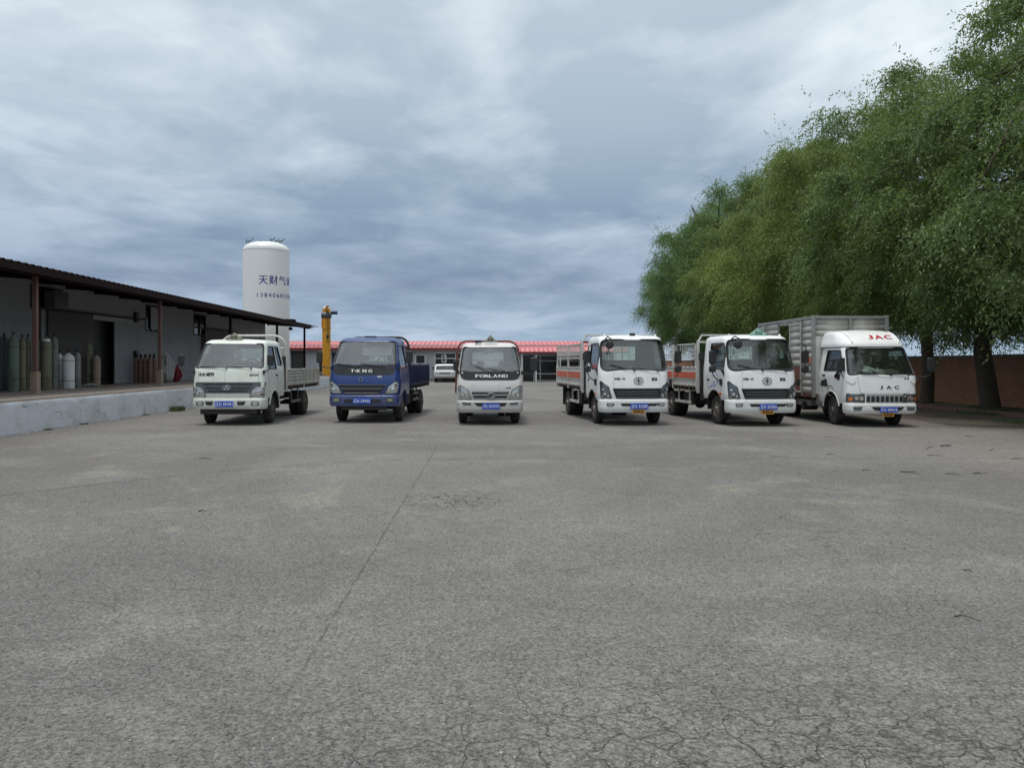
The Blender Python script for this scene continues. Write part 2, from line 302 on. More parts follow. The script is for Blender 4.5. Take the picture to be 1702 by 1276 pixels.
def dock_mat(name, base, dark):
    m, nt, p = new_mat(name); v = coords(nt)
    n1 = noise(nt, v, 1.3, 6, .65); n2 = noise(nt, v, 7, 5, .7)
    c = MIX(nt, RAMP(nt, n1, [(.38, 0), (.7, .55)]), base, dark)
    c = MIX(nt, RAMP(nt, n2, [(.30, .8), (.40, 0)]), c, (.10, .10, .09))
    dv = N(nt, 'ShaderNodeVectorMath', operation='ADD'); L(nt, v, dv.inputs[0])
    nz = N(nt, 'ShaderNodeTexNoise'); nz.inputs['Scale'].default_value = 2.5; nz.inputs['Detail'].default_value = 5; L(nt, v, nz.inputs['Vector'])
    sc = N(nt, 'ShaderNodeVectorMath', operation='SCALE'); L(nt, nz.outputs['Color'], sc.inputs[0]); sc.inputs['Scale'].default_value = .6; L(nt, sc.outputs[0], dv.inputs[1])
    e = N(nt, 'ShaderNodeTexVoronoi', feature='DISTANCE_TO_EDGE'); L(nt, dv.outputs[0], e.inputs['Vector']); e.inputs['Scale'].default_value = .55
    k = MATH(nt, 'MULTIPLY', RAMP(nt, e.outputs['Distance'], [(0, .8), (.008, 0)], 'LINEAR'), RAMP(nt, noise(nt, v, .9, 3), [(.45, 0), (.52, 1)]))
    c = MIX(nt, k, c, (.03, .03, .03))
    L(nt, c, p.inputs['Base Color']); p.inputs['Roughness'].default_value = .85
    b = N(nt, 'ShaderNodeBump'); b.inputs['Strength'].default_value = .7; b.inputs['Distance'].default_value = .02
    L(nt, MATH(nt, 'SUBTRACT', MATH(nt, 'ADD', n2, MATH(nt, 'MULTIPLY', noise(nt, v, 30, 4), .4)), k), b.inputs['Height']); L(nt, b.outputs[0], p.inputs['Normal'])
    return m
M['dockwall'] = dock_mat('whitewashed_concrete', (.58, .61, .65), (.36, .35, .33))
M['docktop'] = dock_mat('dusty_concrete_slab', (.22, .19, .165), (.15, .13, .11))
def brick_mat():
    m, nt, p = new_mat('red_brick'); v = coords(nt)
    n1 = noise(nt, v, 1.1, 4); g = N(nt, 'ShaderNodeNewGeometry')
    c = MIX(nt, g.outputs['Random Per Island'], (.40, .17, .095), (.50, .245, .14))
    c = MIX(nt, RAMP(nt, n1, [(.4, 0), (.7, .6)]), c, (.32, .21, .15))
    c = MIX(nt, RAMP(nt, noise(nt, v, 30, 3), [(.3, .5), (.6, 0)]), c, (.12, .06, .04))
    L(nt, c, p.inputs['Base Color']); p.inputs['Roughness'].default_value = .9; return m
M['brick'] = brick_mat()

# ------------------------------------------------------------------ mesh helpers
def thing(name, label, cat, loc=(0, 0, 0), rz=0, group=None):
    o = bpy.data.objects.new(name, None); C.objects.link(o); o.location = loc; o.rotation_euler = (0, 0, rz)
    o.empty_display_size = .3; return tag(o, label, cat, group)
def tag(o, label=None, cat=None, group=None, kind=None):
    if label: o['label'] = label
    if cat: o['category'] = cat
    if group: o['group'] = group
    if kind: o['kind'] = kind
    return o
def obj(name, bm, m, parent=None, loc=None, bevel=0, smooth=True, kind=None, label=None):
    if isinstance(bm, bpy.types.Mesh): me = bm
    else:
        me = bpy.data.meshes.new(name); bm.normal_update(); bm.to_mesh(me); bm.free()
        me.materials.append(m if not isinstance(m, str) else M[m])
        if smooth:
            me.polygons.foreach_set('use_smooth', [True] * len(me.polygons)); me.set_sharp_from_angle(angle=R(32))
    o = bpy.data.objects.new(name, me); C.objects.link(o)
    if parent: o.parent = parent
    if loc: o.location = loc
    if bevel:
        b = o.modifiers.new('bevel', 'BEVEL'); b.width = bevel; b.segments = 2; b.limit_method = 'ANGLE'; b.angle_limit = R(40)
    return tag(o, label, kind=kind)
def copy_tree(o, parent=None):
    c = o.copy(); C.objects.link(c); c.parent = parent
    for ch in list(o.children): copy_tree(ch, c)
    return c
def bx(bm, x0, x1, y0, y1, z0, z1, mtx=None):
    vs = [bm.verts.new(Vector(p) if mtx is None else mtx @ Vector(p)) for p in
          [(x0, y0, z0), (x1, y0, z0), (x1, y1, z0), (x0, y1, z0), (x0, y0, z1), (x1, y0, z1), (x1, y1, z1), (x0, y1, z1)]]
    for f in ((0, 3, 2, 1), (4, 5, 6, 7), (0, 1, 5, 4), (1, 2, 6, 5), (2, 3, 7, 6), (3, 0, 4, 7)): bm.faces.new([vs[i] for i in f])
    return bm
def box(*a, mtx=None): return bx(bmesh.new(), *a, mtx=mtx)
def cyl(bm, p0, p1, r0, r1=None, seg=16):
    p0, p1 = Vector(p0), Vector(p1); r1 = r0 if r1 is None else r1
    q = (p1 - p0).to_track_quat('Z', 'Y'); a = []; b = []
    for i in range(seg):
        t = 2 * math.pi * i / seg; d = q @ Vector((math.cos(t), math.sin(t), 0))
        a.append(bm.verts.new(p0 + d * r0)); b.append(bm.verts.new(p1 + d * r1))
    for i in range(seg): bm.faces.new((a[i], a[(i + 1) % seg], b[(i + 1) % seg], b[i]))
    bm.faces.new(a[::-1]); bm.faces.new(b); return bm
def tube(bm, pts, r, seg=8, closed=False, rs=None):
    pts = [Vector(p) for p in pts]; n = len(pts); rings = []
    up = Vector((0, 0, 1)); prev = None
    for i, p in enumerate(pts):
        a = pts[(i - 1) % n] if (closed or i) else p; b = pts[(i + 1) % n] if (closed or i < n - 1) else p
        t = (b - a).normalized()
        if prev is None:
            u = up if abs(t.z) < .9 else Vector((1, 0, 0)); u = (u - t * u.dot(t)).normalized()
        else: u = (prev - t * prev.dot(t)).normalized()
        prev = u; w = t.cross(u); rr = rs[i] if rs else r
        rings.append([bm.verts.new(p + (u * math.cos(2 * math.pi * k / seg) + w * math.sin(2 * math.pi * k / seg)) * rr) for k in range(seg)])
    for i in range(n if closed else n - 1):
        A, B = rings[i], rings[(i + 1) % n]
        for k in range(seg): bm.faces.new((A[k], A[(k + 1) % seg], B[(k + 1) % seg], B[k]))
    if not closed: bm.faces.new(rings[0][::-1]); bm.faces.new(rings[-1])
    return bm
def lathe(bm, prof, seg=24, origin=(0, 0, 0), axis='z'):
    o = Vector(origin); rings = []
    for r, h in prof:
        ring = []
        for i in range(seg):
            t = 2 * math.pi * i / seg; c, s = math.cos(t) * r, math.sin(t) * r
            ring.append(bm.verts.new(o + (Vector((c, s, h)) if axis == 'z' else Vector((h, c, s)))))
        rings.append(ring)
    for A, B in zip(rings, rings[1:]):
        for i in range(seg): bm.faces.new((A[i], A[(i + 1) % seg], B[(i + 1) % seg], B[i]))
    bm.faces.new(rings[0][::-1]); bm.faces.new(rings[-1]); bmesh.ops.recalc_face_normals(bm, faces=bm.faces[:]); return bm
def prism(bm, poly, axis, a, b):
    """poly in the two other axes, extruded along axis from a to b"""
    def P(u, v, w): return {'x': (w, u, v), 'y': (u, w, v), 'z': (u, v, w)}[axis]
    A = [bm.verts.new(P(u, v, a)) for u, v in poly]; B = [bm.verts.new(P(u, v, b)) for u, v in poly]; n = len(poly)
    for i in range(n): bm.faces.new((A[i], A[(i + 1) % n], B[(i + 1) % n], B[i]))
    bm.faces.new(A[::-1]); bm.faces.new(B); bmesh.ops.recalc_face_normals(bm, faces=bm.faces[:]); return bm
def rpoly(pts, r, n=4):
    out = []; m = len(pts)
    for i in range(m):
        p = Vector(pts[i]); a = Vector(pts[i - 1]); b = Vector(pts[(i + 1) % m]); rr = r[i] if isinstance(r, (list, tuple)) else r
        da, db = (a - p), (b - p); k = min(rr, da.length * .45, db.length * .45)
        s, e = p + da.normalized() * k, p + db.normalized() * k
        for j in range(n + 1):
            t = j / n; out.append(tuple((1 - t) ** 2 * s + 2 * t * (1 - t) * p + t * t * e))
    return out
def trap(hb, ht, zb, zt, r, cx=0, n=4): return rpoly([(cx - hb, zb), (cx + hb, zb), (cx + ht, zt), (cx - ht, zt)], r, n)
def patch(polys, mapf, off, thick=.008, step=.12, holes=()):
    """a slab that follows a curved surface: 2D outlines in (u, v), mapf(u, v, offset) -> point"""
    tm = bmesh.new()
    for poly in polys:
        loops = [poly] + list(holes); ed = []
        for lp in loops:
            vs = [tm.verts.new((p[0], p[1], 0)) for p in lp]
            ed += [tm.edges.new((vs[i], vs[(i + 1) % len(vs)])) for i in range(len(vs))]
        bmesh.ops.triangle_fill(tm, edges=ed, use_beauty=True)
    if step:
        for ax in (0, 1):
            lo = min(v.co[ax] for v in tm.verts); hi = max(v.co[ax] for v in tm.verts); k = int((hi - lo) / step)
            for i in range(1, k + 1):
                c = lo + (hi - lo) * i / (k + 1); co = [0, 0, 0]; co[ax] = c; no = [0, 0, 0]; no[ax] = 1
                bmesh.ops.bisect_plane(tm, geom=tm.verts[:] + tm.edges[:] + tm.faces[:], plane_co=co, plane_no=no)
        bmesh.ops.triangulate(tm, faces=tm.faces[:])
    return thicken([(v.co.x, v.co.y) for v in tm.verts], index_faces(tm), mapf, off, thick)
def index_faces(tm):
    tm.verts.index_update(); tm.faces.ensure_lookup_table(); f = [[v.index for v in q.verts] for q in tm.faces]; return f
def thicken(uv, faces, mapf, off, thick):
    bm = bmesh.new(); n = len(uv)
    A = [bm.verts.new(mapf(u, v, off)) for u, v in uv]; B = [bm.verts.new(mapf(u, v, off - thick)) for u, v in uv]
    cnt = {}
    for f in faces:
        for i in range(len(f)):
            e = (f[i], f[(i + 1) % len(f)]); cnt[e] = 1
    for f in faces:
        try: bm.faces.new([A[i] for i in f]); bm.faces.new([B[i] for i in f[::-1]])
        except ValueError: pass
        for i in range(len(f)):
            a, b = f[i], f[(i + 1) % len(f)]
            if (b, a) not in cnt:
                try: bm.faces.new((A[b], A[a], B[a], B[b]))
                except ValueError: pass
    bmesh.ops.recalc_face_normals(bm, faces=bm.faces[:])
    return bm
_tcache = {}
def text2d(s, sp=1.0):
    if (s, sp) in _tcache: return _tcache[(s, sp)]
    cu = bpy.data.curves.new('lettering', 'FONT'); cu.body = s; cu.resolution_u = 3; cu.size = 1; cu.space_character = sp
    o = bpy.data.objects.new('lettering', cu); C.objects.link(o)
    dg = bpy.context.evaluated_depsgraph_get(); ev = o.evaluated_get(dg); me = ev.to_mesh()
    bm = bmesh.new(); bm.from_mesh(me); bmesh.ops.remove_doubles(bm, verts=bm.verts[:], dist=1e-5)
    for ax in (0, 1):
        lo = min(v.co[ax] for v in bm.verts); hi = max(v.co[ax] for v in bm.verts); kk = int((hi - lo) / .12)
        for i in range(1, kk + 1):
            co = [0, 0, 0]; co[ax] = lo + (hi - lo) * i / (kk + 1); no = [0, 0, 0]; no[ax] = 1
            bmesh.ops.bisect_plane(bm, geom=bm.verts[:] + bm.edges[:] + bm.faces[:], plane_co=co, plane_no=no)
    bmesh.ops.triangulate(bm, faces=bm.faces[:])
    vs = [(v.co.x, v.co.y) for v in bm.verts]; fs = index_faces(bm); bm.free(); ev.to_mesh_clear()
    bpy.data.objects.remove(o); bpy.data.curves.remove(cu)
    xs = [v[0] for v in vs]; ys = [v[1] for v in vs]
    r = (vs, fs, min(xs), max(xs), min(ys), max(ys)); _tcache[(s, sp)] = r; return r
def lettering(s, cx, cz, w, h, mapf, off, thick=.004, bold=0, sp=1.0):
    vs, fs, x0, x1, y0, y1 = text2d(s, sp)
    def one(dx): return [(cx + dx + ((x - x0) / (x1 - x0) - .5) * w, cz + ((y - y0) / (y1 - y0) - .5) * h) for x, y in vs]
    bm = thicken(one(0), fs, mapf, off, thick)
    if bold:
        for k, dx in enumerate((-bold, bold)):
            b2 = thicken(one(dx), fs, mapf, off - .0006 * (k + 1), thick); me = bpy.data.meshes.new('t'); b2.to_mesh(me); b2.free(); bm.from_mesh(me); bpy.data.meshes.remove(me)
    return bm
def flat(y0): return lambda u, v, o: Vector((u, y0 - o, v))
def loop_tube(poly, mapf, off, r, seg=6): return tube(bmesh.new(), [mapf(u, v, off) for u, v in poly], r, seg, closed=True)

# ------------------------------------------------------------------ the ground
def sheet(name, poly, z, m, sub=None, kind='structure', label=None):
    bm = bmesh.new(); bm.faces.new([bm.verts.new((x, y, z)) for x, y in poly]); bmesh.ops.triangulate(bm, faces=bm.faces[:])
    o = obj(name, bm, m, smooth=False); o['kind'] = kind
    if label: o['label'] = label
    return o
sheet('ground', [(-1500, -1500), (1500, -1500), (1500, 2500), (-1500, 2500)], -.012, 'soil', label='bare soil beyond the paved yard')
edge = [(15.9 + .25 * mnoise.noise(Vector((0, y * .6, 3))) - (0 if y > 30 else 0), y) for y in range(-30, 90, 2)]
edge = []
for i in range(130):
    y = -30 + i; n = mnoise.noise(Vector((y * .45, 3.3, 0)))
    edge.append((14.9 + .5 * n - 2.6 * max(0, min(1, (y - 18.3) / 1.6)), y))
bm = bmesh.new(); rows = [[bm.verts.new((-40 + (e[0] + 40) * q, e[1], 0)) for q in (0, .5, .8, 1)] for e in edge]
for a_, b_ in zip(rows, rows[1:]):
    for q in range(3): bm.faces.new((a_[q], a_[q + 1], b_[q + 1], b_[q]))
    bm.faces.new((a_[3], bm.verts.new((a_[3].co.x + .03, a_[3].co.y, -.02)), bm.verts.new((b_[3].co.x + .03, b_[3].co.y, -.02)), b_[3]))
tag(obj('asphalt_yard', bm, 'asphalt', smooth=False), 'worn grey asphalt yard with cracks and dusty patches', kind='structure')

# kerb along the tree bed, soil bed behind it
bm = bmesh.new(); y = 4.0
kerb = thing('kerb', 'low red brown kerb along the soil bed under the willows', 'kerb', (16.3, 0, 0))
stone = None
rk = random.Random(3)
while y < 76:
    h = .10
    if stone is None:
        stone = obj('kerb_stone', box(-.06, .06, .008, .98, -.02, .13), 'curb', kerb, (0, y, 0), bevel=.012); k = stone
    else:
        k = stone.copy(); C.objects.link(k); k.parent = kerb; k.location = (rk.uniform(-.012, .012), y, rk.uniform(-.015, .01))
    k.rotation_euler = (0, rk.uniform(-.03, .03), rk.uniform(-.01, .01)); y += 1.0
def ground_grid(name, x0, x1, y0, y1, nx, ny, zf, m, label):
    bm = bmesh.new(); g = [[bm.verts.new((x0 + (x1 - x0) * i / nx, y0 + (y1 - y0) * j / ny, zf(i / nx, x0 + (x1 - x0) * i / nx, y0 + (y1 - y0) * j / ny))) for i in range(nx + 1)] for j in range(ny + 1)]
    for j in range(ny):
        for i in range(nx): bm.faces.new((g[j][i], g[j][i + 1], g[j + 1][i + 1], g[j + 1][i]))
    o = obj(name, bm, m); o['kind'] = 'structure'; o['label'] = label; return o
ground_grid('soil_bed', 16.37, 18.74, -10, 80, 8, 180, lambda t, x, y: .07 + .05 * mnoise.noise(Vector((x * 1.3, y * 1.3, 0))), 'soil', 'bare soil bed between the kerb and the brick wall')

# ------------------------------------------------------------------ brick wall
bw = thing('brick_wall', 'long red brick boundary wall with concrete coping behind the willows', 'wall', (18.8, 0, 0))
obj('wall_core', box(.012, .24, -10, 82, -.05, 1.86), 'mortar', bw, smooth=False)
bm = bmesh.new(); rb = random.Random(5); ci = 0; z = .02
while z < 1.84:
    y = 20 + (0 if ci % 2 else .125)
    while y < 50:
        o = rb.uniform(-.004, .004); bx(bm, -.012 + o, .02, y + .006, y + .244, z + .005, z + .057); y += .25
    z += .062; ci += 1
obj('brick_courses', bm, 'brick', bw, smooth=False, kind='stuff', label='weathered red bricks in running courses')
bm = bmesh.new(); z = .02
while z < 1.84:
    for y0, n in ((-8, 28), (50, 32)):
        for i in range(n): bx(bm, -.01, .02, y0 + i + .006, y0 + i + .994, z + .005, z + .057)
    z += .062
obj('brick_courses', bm, 'brick', bw, smooth=False, kind='stuff')
cp = None
for i in range(46):
    y = -10 + i * 2
    if cp is None: cp = obj('coping_slab', box(-.05, .30, .01, 1.99, 0, .12), 'cap', bw, (0, y, 1.86), bevel=.012)
    else:
        k = cp.copy(); C.objects.link(k); k.parent = bw; k.location = (rb.uniform(-.01, .01), y, 1.86 + rb.uniform(-.008, .008))

# ------------------------------------------------------------------ loading dock and warehouse on the left
dock = thing('loading_dock', 'long whitewashed concrete loading platform with cracked face in front of the warehouse', 'platform', (0, 0, 0))
bm = bmesh.new(); ny = 260; zs = [-.05, 0, .12, .25, .38, .5, .62, .71, .745]
g = []
for j in range(ny + 1):
    y = -6 + 58.5 * j / ny; row = []
    for k, zz in enumerate(zs):
        dx = .022 * mnoise.noise(Vector((y * 1.2, zz * 3, 0))) + .012 * mnoise.noise(Vector((y * 5, zz * 7, 2)))
        if k == len(zs) - 1: dx -= .015
        chip = max(0, mnoise.noise(Vector((y * 1.9, zz * 4, 9))) - .38) * .10
        row.append(bm.verts.new((-11.0 + dx - chip + (.05 * max(0, mnoise.noise(Vector((y * 2, 0, 5)))) if zz < .05 else 0), y, zz)))
    g.append(row)
for j in range(ny):
    for k in range(len(zs) - 1): bm.faces.new((g[j][k], g[j + 1][k], g[j + 1][k + 1], g[j][k + 1]))
back0 = [bm.verts.new((-11.3, -6 + 58.5 * j / ny, .745)) for j in range(ny + 1)]
for j in range(ny): bm.faces.new((g[j][-1], g[j + 1][-1], back0[j + 1], back0[j]))
obj('dock_face', bm, 'dockwall', dock, label='whitewashed face with long dark cracks and chips')
bm = bmesh.new(); g = []
for j in range(ny + 1):
    y = -6 + 58.5 * j / ny; e = .02 * mnoise.noise(Vector((y * 1.7, 4, 1)))
    g.append([bm.verts.new(p) for p in ((-11.03 + e - .05 * max(0, mnoise.noise(Vector((y * 1.1, 8, 1))) - .3), y, .742), (-11.05 + e, y, .80), (-12.4, y, .806), (-15.25, y, .81))])
for j in range(ny):
    for k in range(3): bm.faces.new((g[j][k], g[j + 1][k], g[j + 1][k + 1], g[j][k + 1]))
bm.faces.new([bm.verts.new(p) for p in ((-15.2, 52.5, -.1), (-11.02, 52.5, -.1), (-11.02, 52.5, .79), (-15.2, 52.5, .79))])
obj('dock_slab', bm, 'docktop', dock)

wh = thing('warehouse', 'long low grey panel warehouse with open canopy on rusty posts', 'warehouse', (0, 0, 0))
XW = -15.2
def wallseg(y0, y1, z0, z1, name='wall'): return obj(name, box(XW - .12, XW, y0, y1, z0, z1), 'wall_panel', wh, smooth=False)
yy = -6.0
doors = [(28.9, 31.9, 3.34), (40.3, 44.5, 3.5)]
wins = [(25.0, 26.9, 3.48, 4.28), (33.45, 34.7, 3.10, 4.28), (38.9, 40.6, 3.12, 4.25)]
def panel_wall(y0, y1):
    """wall panels with a recessed joint; openings are left out"""
    y = y0
    while y < y1 - 1e-3:
        e = min(y + 1.0, y1); 
        for zz0, zz1 in ((.79, 1.9), (1.904, 3.0), (3.004, 4.9)):
            a, b = y, e
            op = [(d[0], d[1], .79, d[2]) for d in doors] + [(w[0], w[1], w[2], w[3]) for w in wins]
            segs = [(a, b, zz0, zz1)]
            for (oa, ob, oz0, oz1) in op:
                new = []
                for (a_, b_, c_, d_) in segs:
                    if ob <= a_ or oa >= b_ or oz1 <= c_ or oz0 >= d_: new.append((a_, b_, c_, d_)); continue
                    if oa > a_: new.append((a_, oa, c_, d_))
                    if ob < b_: new.append((ob, b_, c_, d_))
                    m0, m1 = max(a_, oa), min(b_, ob)
                    if oz0 > c_: new.append((m0, m1, c_, oz0))
                    if oz1 < d_: new.append((m0, m1, oz1, d_))
                segs = new
            bm = bmesh.new()
            bm.free()
            for q_ in segs: obj('wall_panel', box(XW - .10, XW, q_[0] + .0015, q_[1] - .0015, q_[2], q_[3]), 'wall_panel', wh, smooth=False)
        y = e
panel_wall(10, 51.5)
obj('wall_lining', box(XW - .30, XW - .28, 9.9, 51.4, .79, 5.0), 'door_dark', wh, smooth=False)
obj('end_wall', box(-24, XW - .101, 51.2, 51.5, 0, 4.9), 'wall_panel', wh, smooth=False)
obj('rear_wall', box(-24.2, -24, 9, 51.5, 0, 4.9), 'wall_panel', wh, smooth=False)
# door leaves
dk = obj('sliding_door', box(XW + .03, XW + .09, 25.9, 28.85, .83, 3.50), 'door_dark', wh, bevel=.01, label='dark steel sliding door slid open')
obj('door_rib', box(XW + .091, XW + .11, 25.95, 28.8, 2.1, 2.16), 'door_dark', dk)
obj('door_track', box(XW + .005, XW + .12, 25.5, 32.2, 3.52, 3.58), 'chassis', wh)
obj('door_header', box(XW + .005, XW + .07, 28.9, 32.1, 3.345, 3.515), 'wall_panel_far', wh)
obj('sliding_door', box(XW + .02, XW + .07, 30.55, 32.0, .83, 3.34), 'wall_panel', wh, bevel=.008, label='grey panel door leaf half closing the opening')
obj('sliding_door', box(XW + .03, XW + .08, 40.3, 44.5, .83, 3.50), 'door_dark', wh, bevel=.01)
obj('door_track', box(XW + .005, XW + .12, 39.2, 45.5, 3.52, 3.58), 'chassis', wh)
bm = bmesh.new(); bx(bm, XW - .279, XW - .27, 28.5, 31, .8, 3.4); obj('doorway_shade_sheet', bm, 'black', wh)  # flat black sheet stands in for the shade inside the doorway
for i, (y0, y1, z0, z1) in enumerate(wins):
    f = bmesh.new()
    for b_ in ((y0, y0 + .06, z0, z1), (y1 - .06, y1, z0, z1), (y0 + .06, y1 - .06, z0, z0 + .06), (y0 + .06, y1 - .06, z1 - .06, z1), ((y0 + y1) / 2 - .025, (y0 + y1) / 2 + .025, z0 + .06, z1 - .06)):
        bx(f, XW - .06, XW + .02, b_[0], b_[1], b_[2], b_[3])
    w_ = obj('window', f, 'chassis', wh, smooth=False); obj('pane', box(XW - .05, XW - .04, y0 + .03, y1 - .03, z0 + .03, z1 - .03), 'winglass', w_, smooth=False)
# half-open shutter at the second window, outdoor unit of the first window
obj('shutter', box(XW + .022, XW + .04, 33.9, 34.7, 3.2, 4.2), 'wall_panel_far', wh, bevel=.004, label='pale shutter on the middle window')
ac = obj('vent_unit', box(XW + .02, XW + .42, 25.75, 26.55, 3.55, 4.15), 'greyband', wh, bevel=.02)
bm = bmesh.new()
for k in range(9): bx(bm, XW + .421, XW + .43, 25.80, 26.50, 3.60 + k * .058, 3.625 + k * .058)
obj('louvre', bm, 'black', ac)
obj('switch_box', box(XW + .005, XW + .12, 32.3, 32.6, 3.42, 3.85), 'black', wh, bevel=.01)
obj('switch_box', box(XW + .005, XW + .12, 32.3, 32.55, 1.9, 2.2), 'black', wh, bevel=.01)
obj('bracket', box(XW + .005, XW + .5, 32.3, 32.34, 3.52, 3.58), 'chassis', wh)
obj('drain_pipe', cyl(bmesh.new(), (XW + .08, 39.9, .81), (XW + .08, 39.9, 3.2), .05, seg=10), 'chassis', wh)
obj('drain_pipe', cyl(bmesh.new(), (XW + .08, 25.4, .81), (XW + .08, 25.4, 3.5), .05, seg=10), 'chassis', wh)
# illegible chalk scrawls beside the doors
rc = random.Random(12)
for (yc, z0, z1) in ((32.75, 2.55, 3.0), (36.1, 2.5, 2.85)):
    bm = bmesh.new()
    for k in range(7):
        a = Vector((XW + .006, yc + rc.uniform(-.15, .15), rc.uniform(z0, z1))); pts = [a]
        for q in range(3): pts.append(pts[-1] + Vector((0, rc.uniform(-.12, .12), rc.uniform(-.12, .12))))
        tube(bm, pts, .011, 4)
    obj('chalk_scrawl', bm, 'chalk', wh)
# canopy: posts, beam, rafters, corrugated roof
for i, y in enumerate((12.9, 20.8, 28.7, 36.6, 44.7, 51.4)):
    pm = 'post_rust' if i < 3 else 'maroon'
    bm = box(-12.56, -12.44, y - .06, y + .06, .81, 4.06)
    p_ = obj('post', bm, pm, wh, bevel=.006)
    if i in (1, 2): obj('post_foot', box(-12.595, -12.405, y - .095, y + .095, .80, 1.42), 'yellowgrey_door', p_, bevel=.01, label='beige concrete sleeve at the foot of the post')
obj('eave_beam', box(-12.58, -12.42, 9, 52.6, 4.06, 4.22), 'maroon', wh, bevel=.006)
raf = None
for i in range(23):
    y = 9.5 + i * 1.95
    if raf is None:
        bm = bmesh.new(); prism(bm, [(-15.15, 4.32), (-12.15, 4.105), (-12.15, 4.165), (-15.15, 4.50)], 'y', -.03, .03)
        raf = obj('rafter', bm, 'maroon', wh, (0, y, 0)); 
    else:
        k = raf.copy(); C.objects.link(k); k.parent = wh; k.location = (0, y, 0)
def corrugated(x0, z0, x1, z1, y0, y1, pitch, h, nx=6):
    bm = bmesh.new(); rows = []; y = y0
    while y < y1:
        for dy, hh in ((0, 0), (.38, 0), (.5, 1), (.72, 1), (.84, 0)):
            yy = y + dy * pitch
            rows.append([bm.verts.new((x0 + (x1 - x0) * i / nx, yy, z0 + (z1 - z0) * i / nx + hh * h)) for i in range(nx + 1)])
        y += pitch
    for a, b in zip(rows, rows[1:]):
        for i in range(nx): bm.faces.new((a[i], b[i], b[i + 1], a[i + 1]))
    return bm
o = obj('roof', corrugated(-12.08, 4.235, -24.3, 5.15, 9, 51.7, .31, .055), 'maroon', wh, kind='stuff', label='dark corrugated steel roof sheet')
m_ = o.modifiers.new('solid', 'SOLIDIFY'); m_.thickness = .012
obj('fascia', box(-12.12, -12.085, 9, 51.6, 4.05, 4.225), 'maroon', wh)
obj('gutter_end', box(-13.2, -12.1, 46.9, 47.6, 4.30, 4.42), 'maroon', wh, bevel=.01)
bm = bmesh.new(); prism(bm, [(-12.0, 4.23), (-15.2, 4.45), (-15.2, 4.47), (-12.0, 4.25)], 'y', 51.72, 53.6); obj('roof_extension', bm, 'maroon', wh, label='short sheet projecting beyond the last post')
for (px, py, d, r) in ((446, 538, 47, .11), (483, 546, 48, .14)):
    q = at(px, py, d=d); bm = cyl(bmesh.new(), q, (q.x, q.y, 4.1), .012, seg=6); s_ = obj('lamp_cord', bm, 'black', wh)
    bm = bmesh.new(); lathe(bm, [(.02, .1), (r * .6, .08), (r, 0), (r * .8, -.08), (.02, -.12)], 14, q); obj('lamp_shade', bm, 'black', s_)

# ------------------------------------------------------------------ gas cylinders on the dock
CYM = {}
def cyl_mat(key, col, dcol): CYM[key] = mat(key + '_cylinder_paint', col, .6, 0, .7, dcol, 4, streak=True)
cyl_mat('green', (.13, .185, .145), (.05, .055, .04)); cyl_mat('olive', (.20, .195, .125), (.07, .06, .04)); cyl_mat('dark_teal', (.055, .075, .078), (.02, .02, .02))
cyl_mat('white', (.74, .75, .74), (.34, .28, .25)); cyl_mat('brown', (.19, .115, .085), (.08, .06, .05)); cyl_mat('grey', (.22, .23, .215), (.07, .06, .05)); cyl_mat('tan', (.38, .29, .235), (.15, .10, .08))
def gas_cyl(px, py, dpx, top, key, label, group, valve=True, band=None):
    q = at(px, py, z=.805); q.z = .81; d = q.y; r = dpx * d / F_PX / 2; h = (py - top) * d / F_PX
    t = thing('gas_cylinder', label, 'gas cylinder', q, rnd.uniform(0, 6), group); t['group'] = group
    sh = min(h * .14, r * 1.6)
    bm = bmesh.new(); lathe(bm, [(r * .92, 0), (r, .025), (r, h - sh), (r * .96, h - sh * .75), (r * .80, h - sh * .45), (r * .52, h - sh * .18), (r * .28, h), (r * .28, h + .02)], 24)
    b_ = obj('body', bm, CYM[key], t)
    bm = bmesh.new(); tube(bm, [(math.cos(a) * (r + .001), math.sin(a) * (r + .001), h * .22) for a in np.linspace(0, 2 * math.pi, 20, endpoint=False)], .008, 5, True); obj('rubber_ring', bm, 'black', t)
    if h > 1.1:
        bm = bmesh.new(); tube(bm, [(math.cos(a) * (r + .001), math.sin(a) * (r + .001), h * .80) for a in np.linspace(0, 2 * math.pi, 20, endpoint=False)], .008, 5, True); obj('rubber_ring', bm, 'black', t)
    if band:
        bm = bmesh.new(); lathe(bm, [(r * .86, h - sh * .55), (r * .815, h - sh * .45), (r * .70, h - sh * .30), (r * .60, h - sh * .22)], 24, (0, 0, .004)); obj('label_band', bm, 'letter', t)
    if valve:
        bm = bmesh.new(); cyl(bm, (0, 0, h + .015), (0, 0, h + .085), .022, seg=10); cyl(bm, (-.05, 0, h + .05), (.05, 0, h + .05), .013, seg=8)
        v_ = obj('valve', bm, 'chassis', t); bm = bmesh.new(); cyl(bm, (0, 0, h + .085), (0, 0, h + .115), .034, seg=10); obj('valve_wheel', bm, 'black', v_)
    else:
        bm = bmesh.new(); lathe(bm, [(.055, h - .02), (.055, h + .10), (.04, h + .14), (.01, h + .15)], 12); obj('valve_cap', bm, 'chassis', t)
    return t
G1 = 'gas cylinders by the first post'
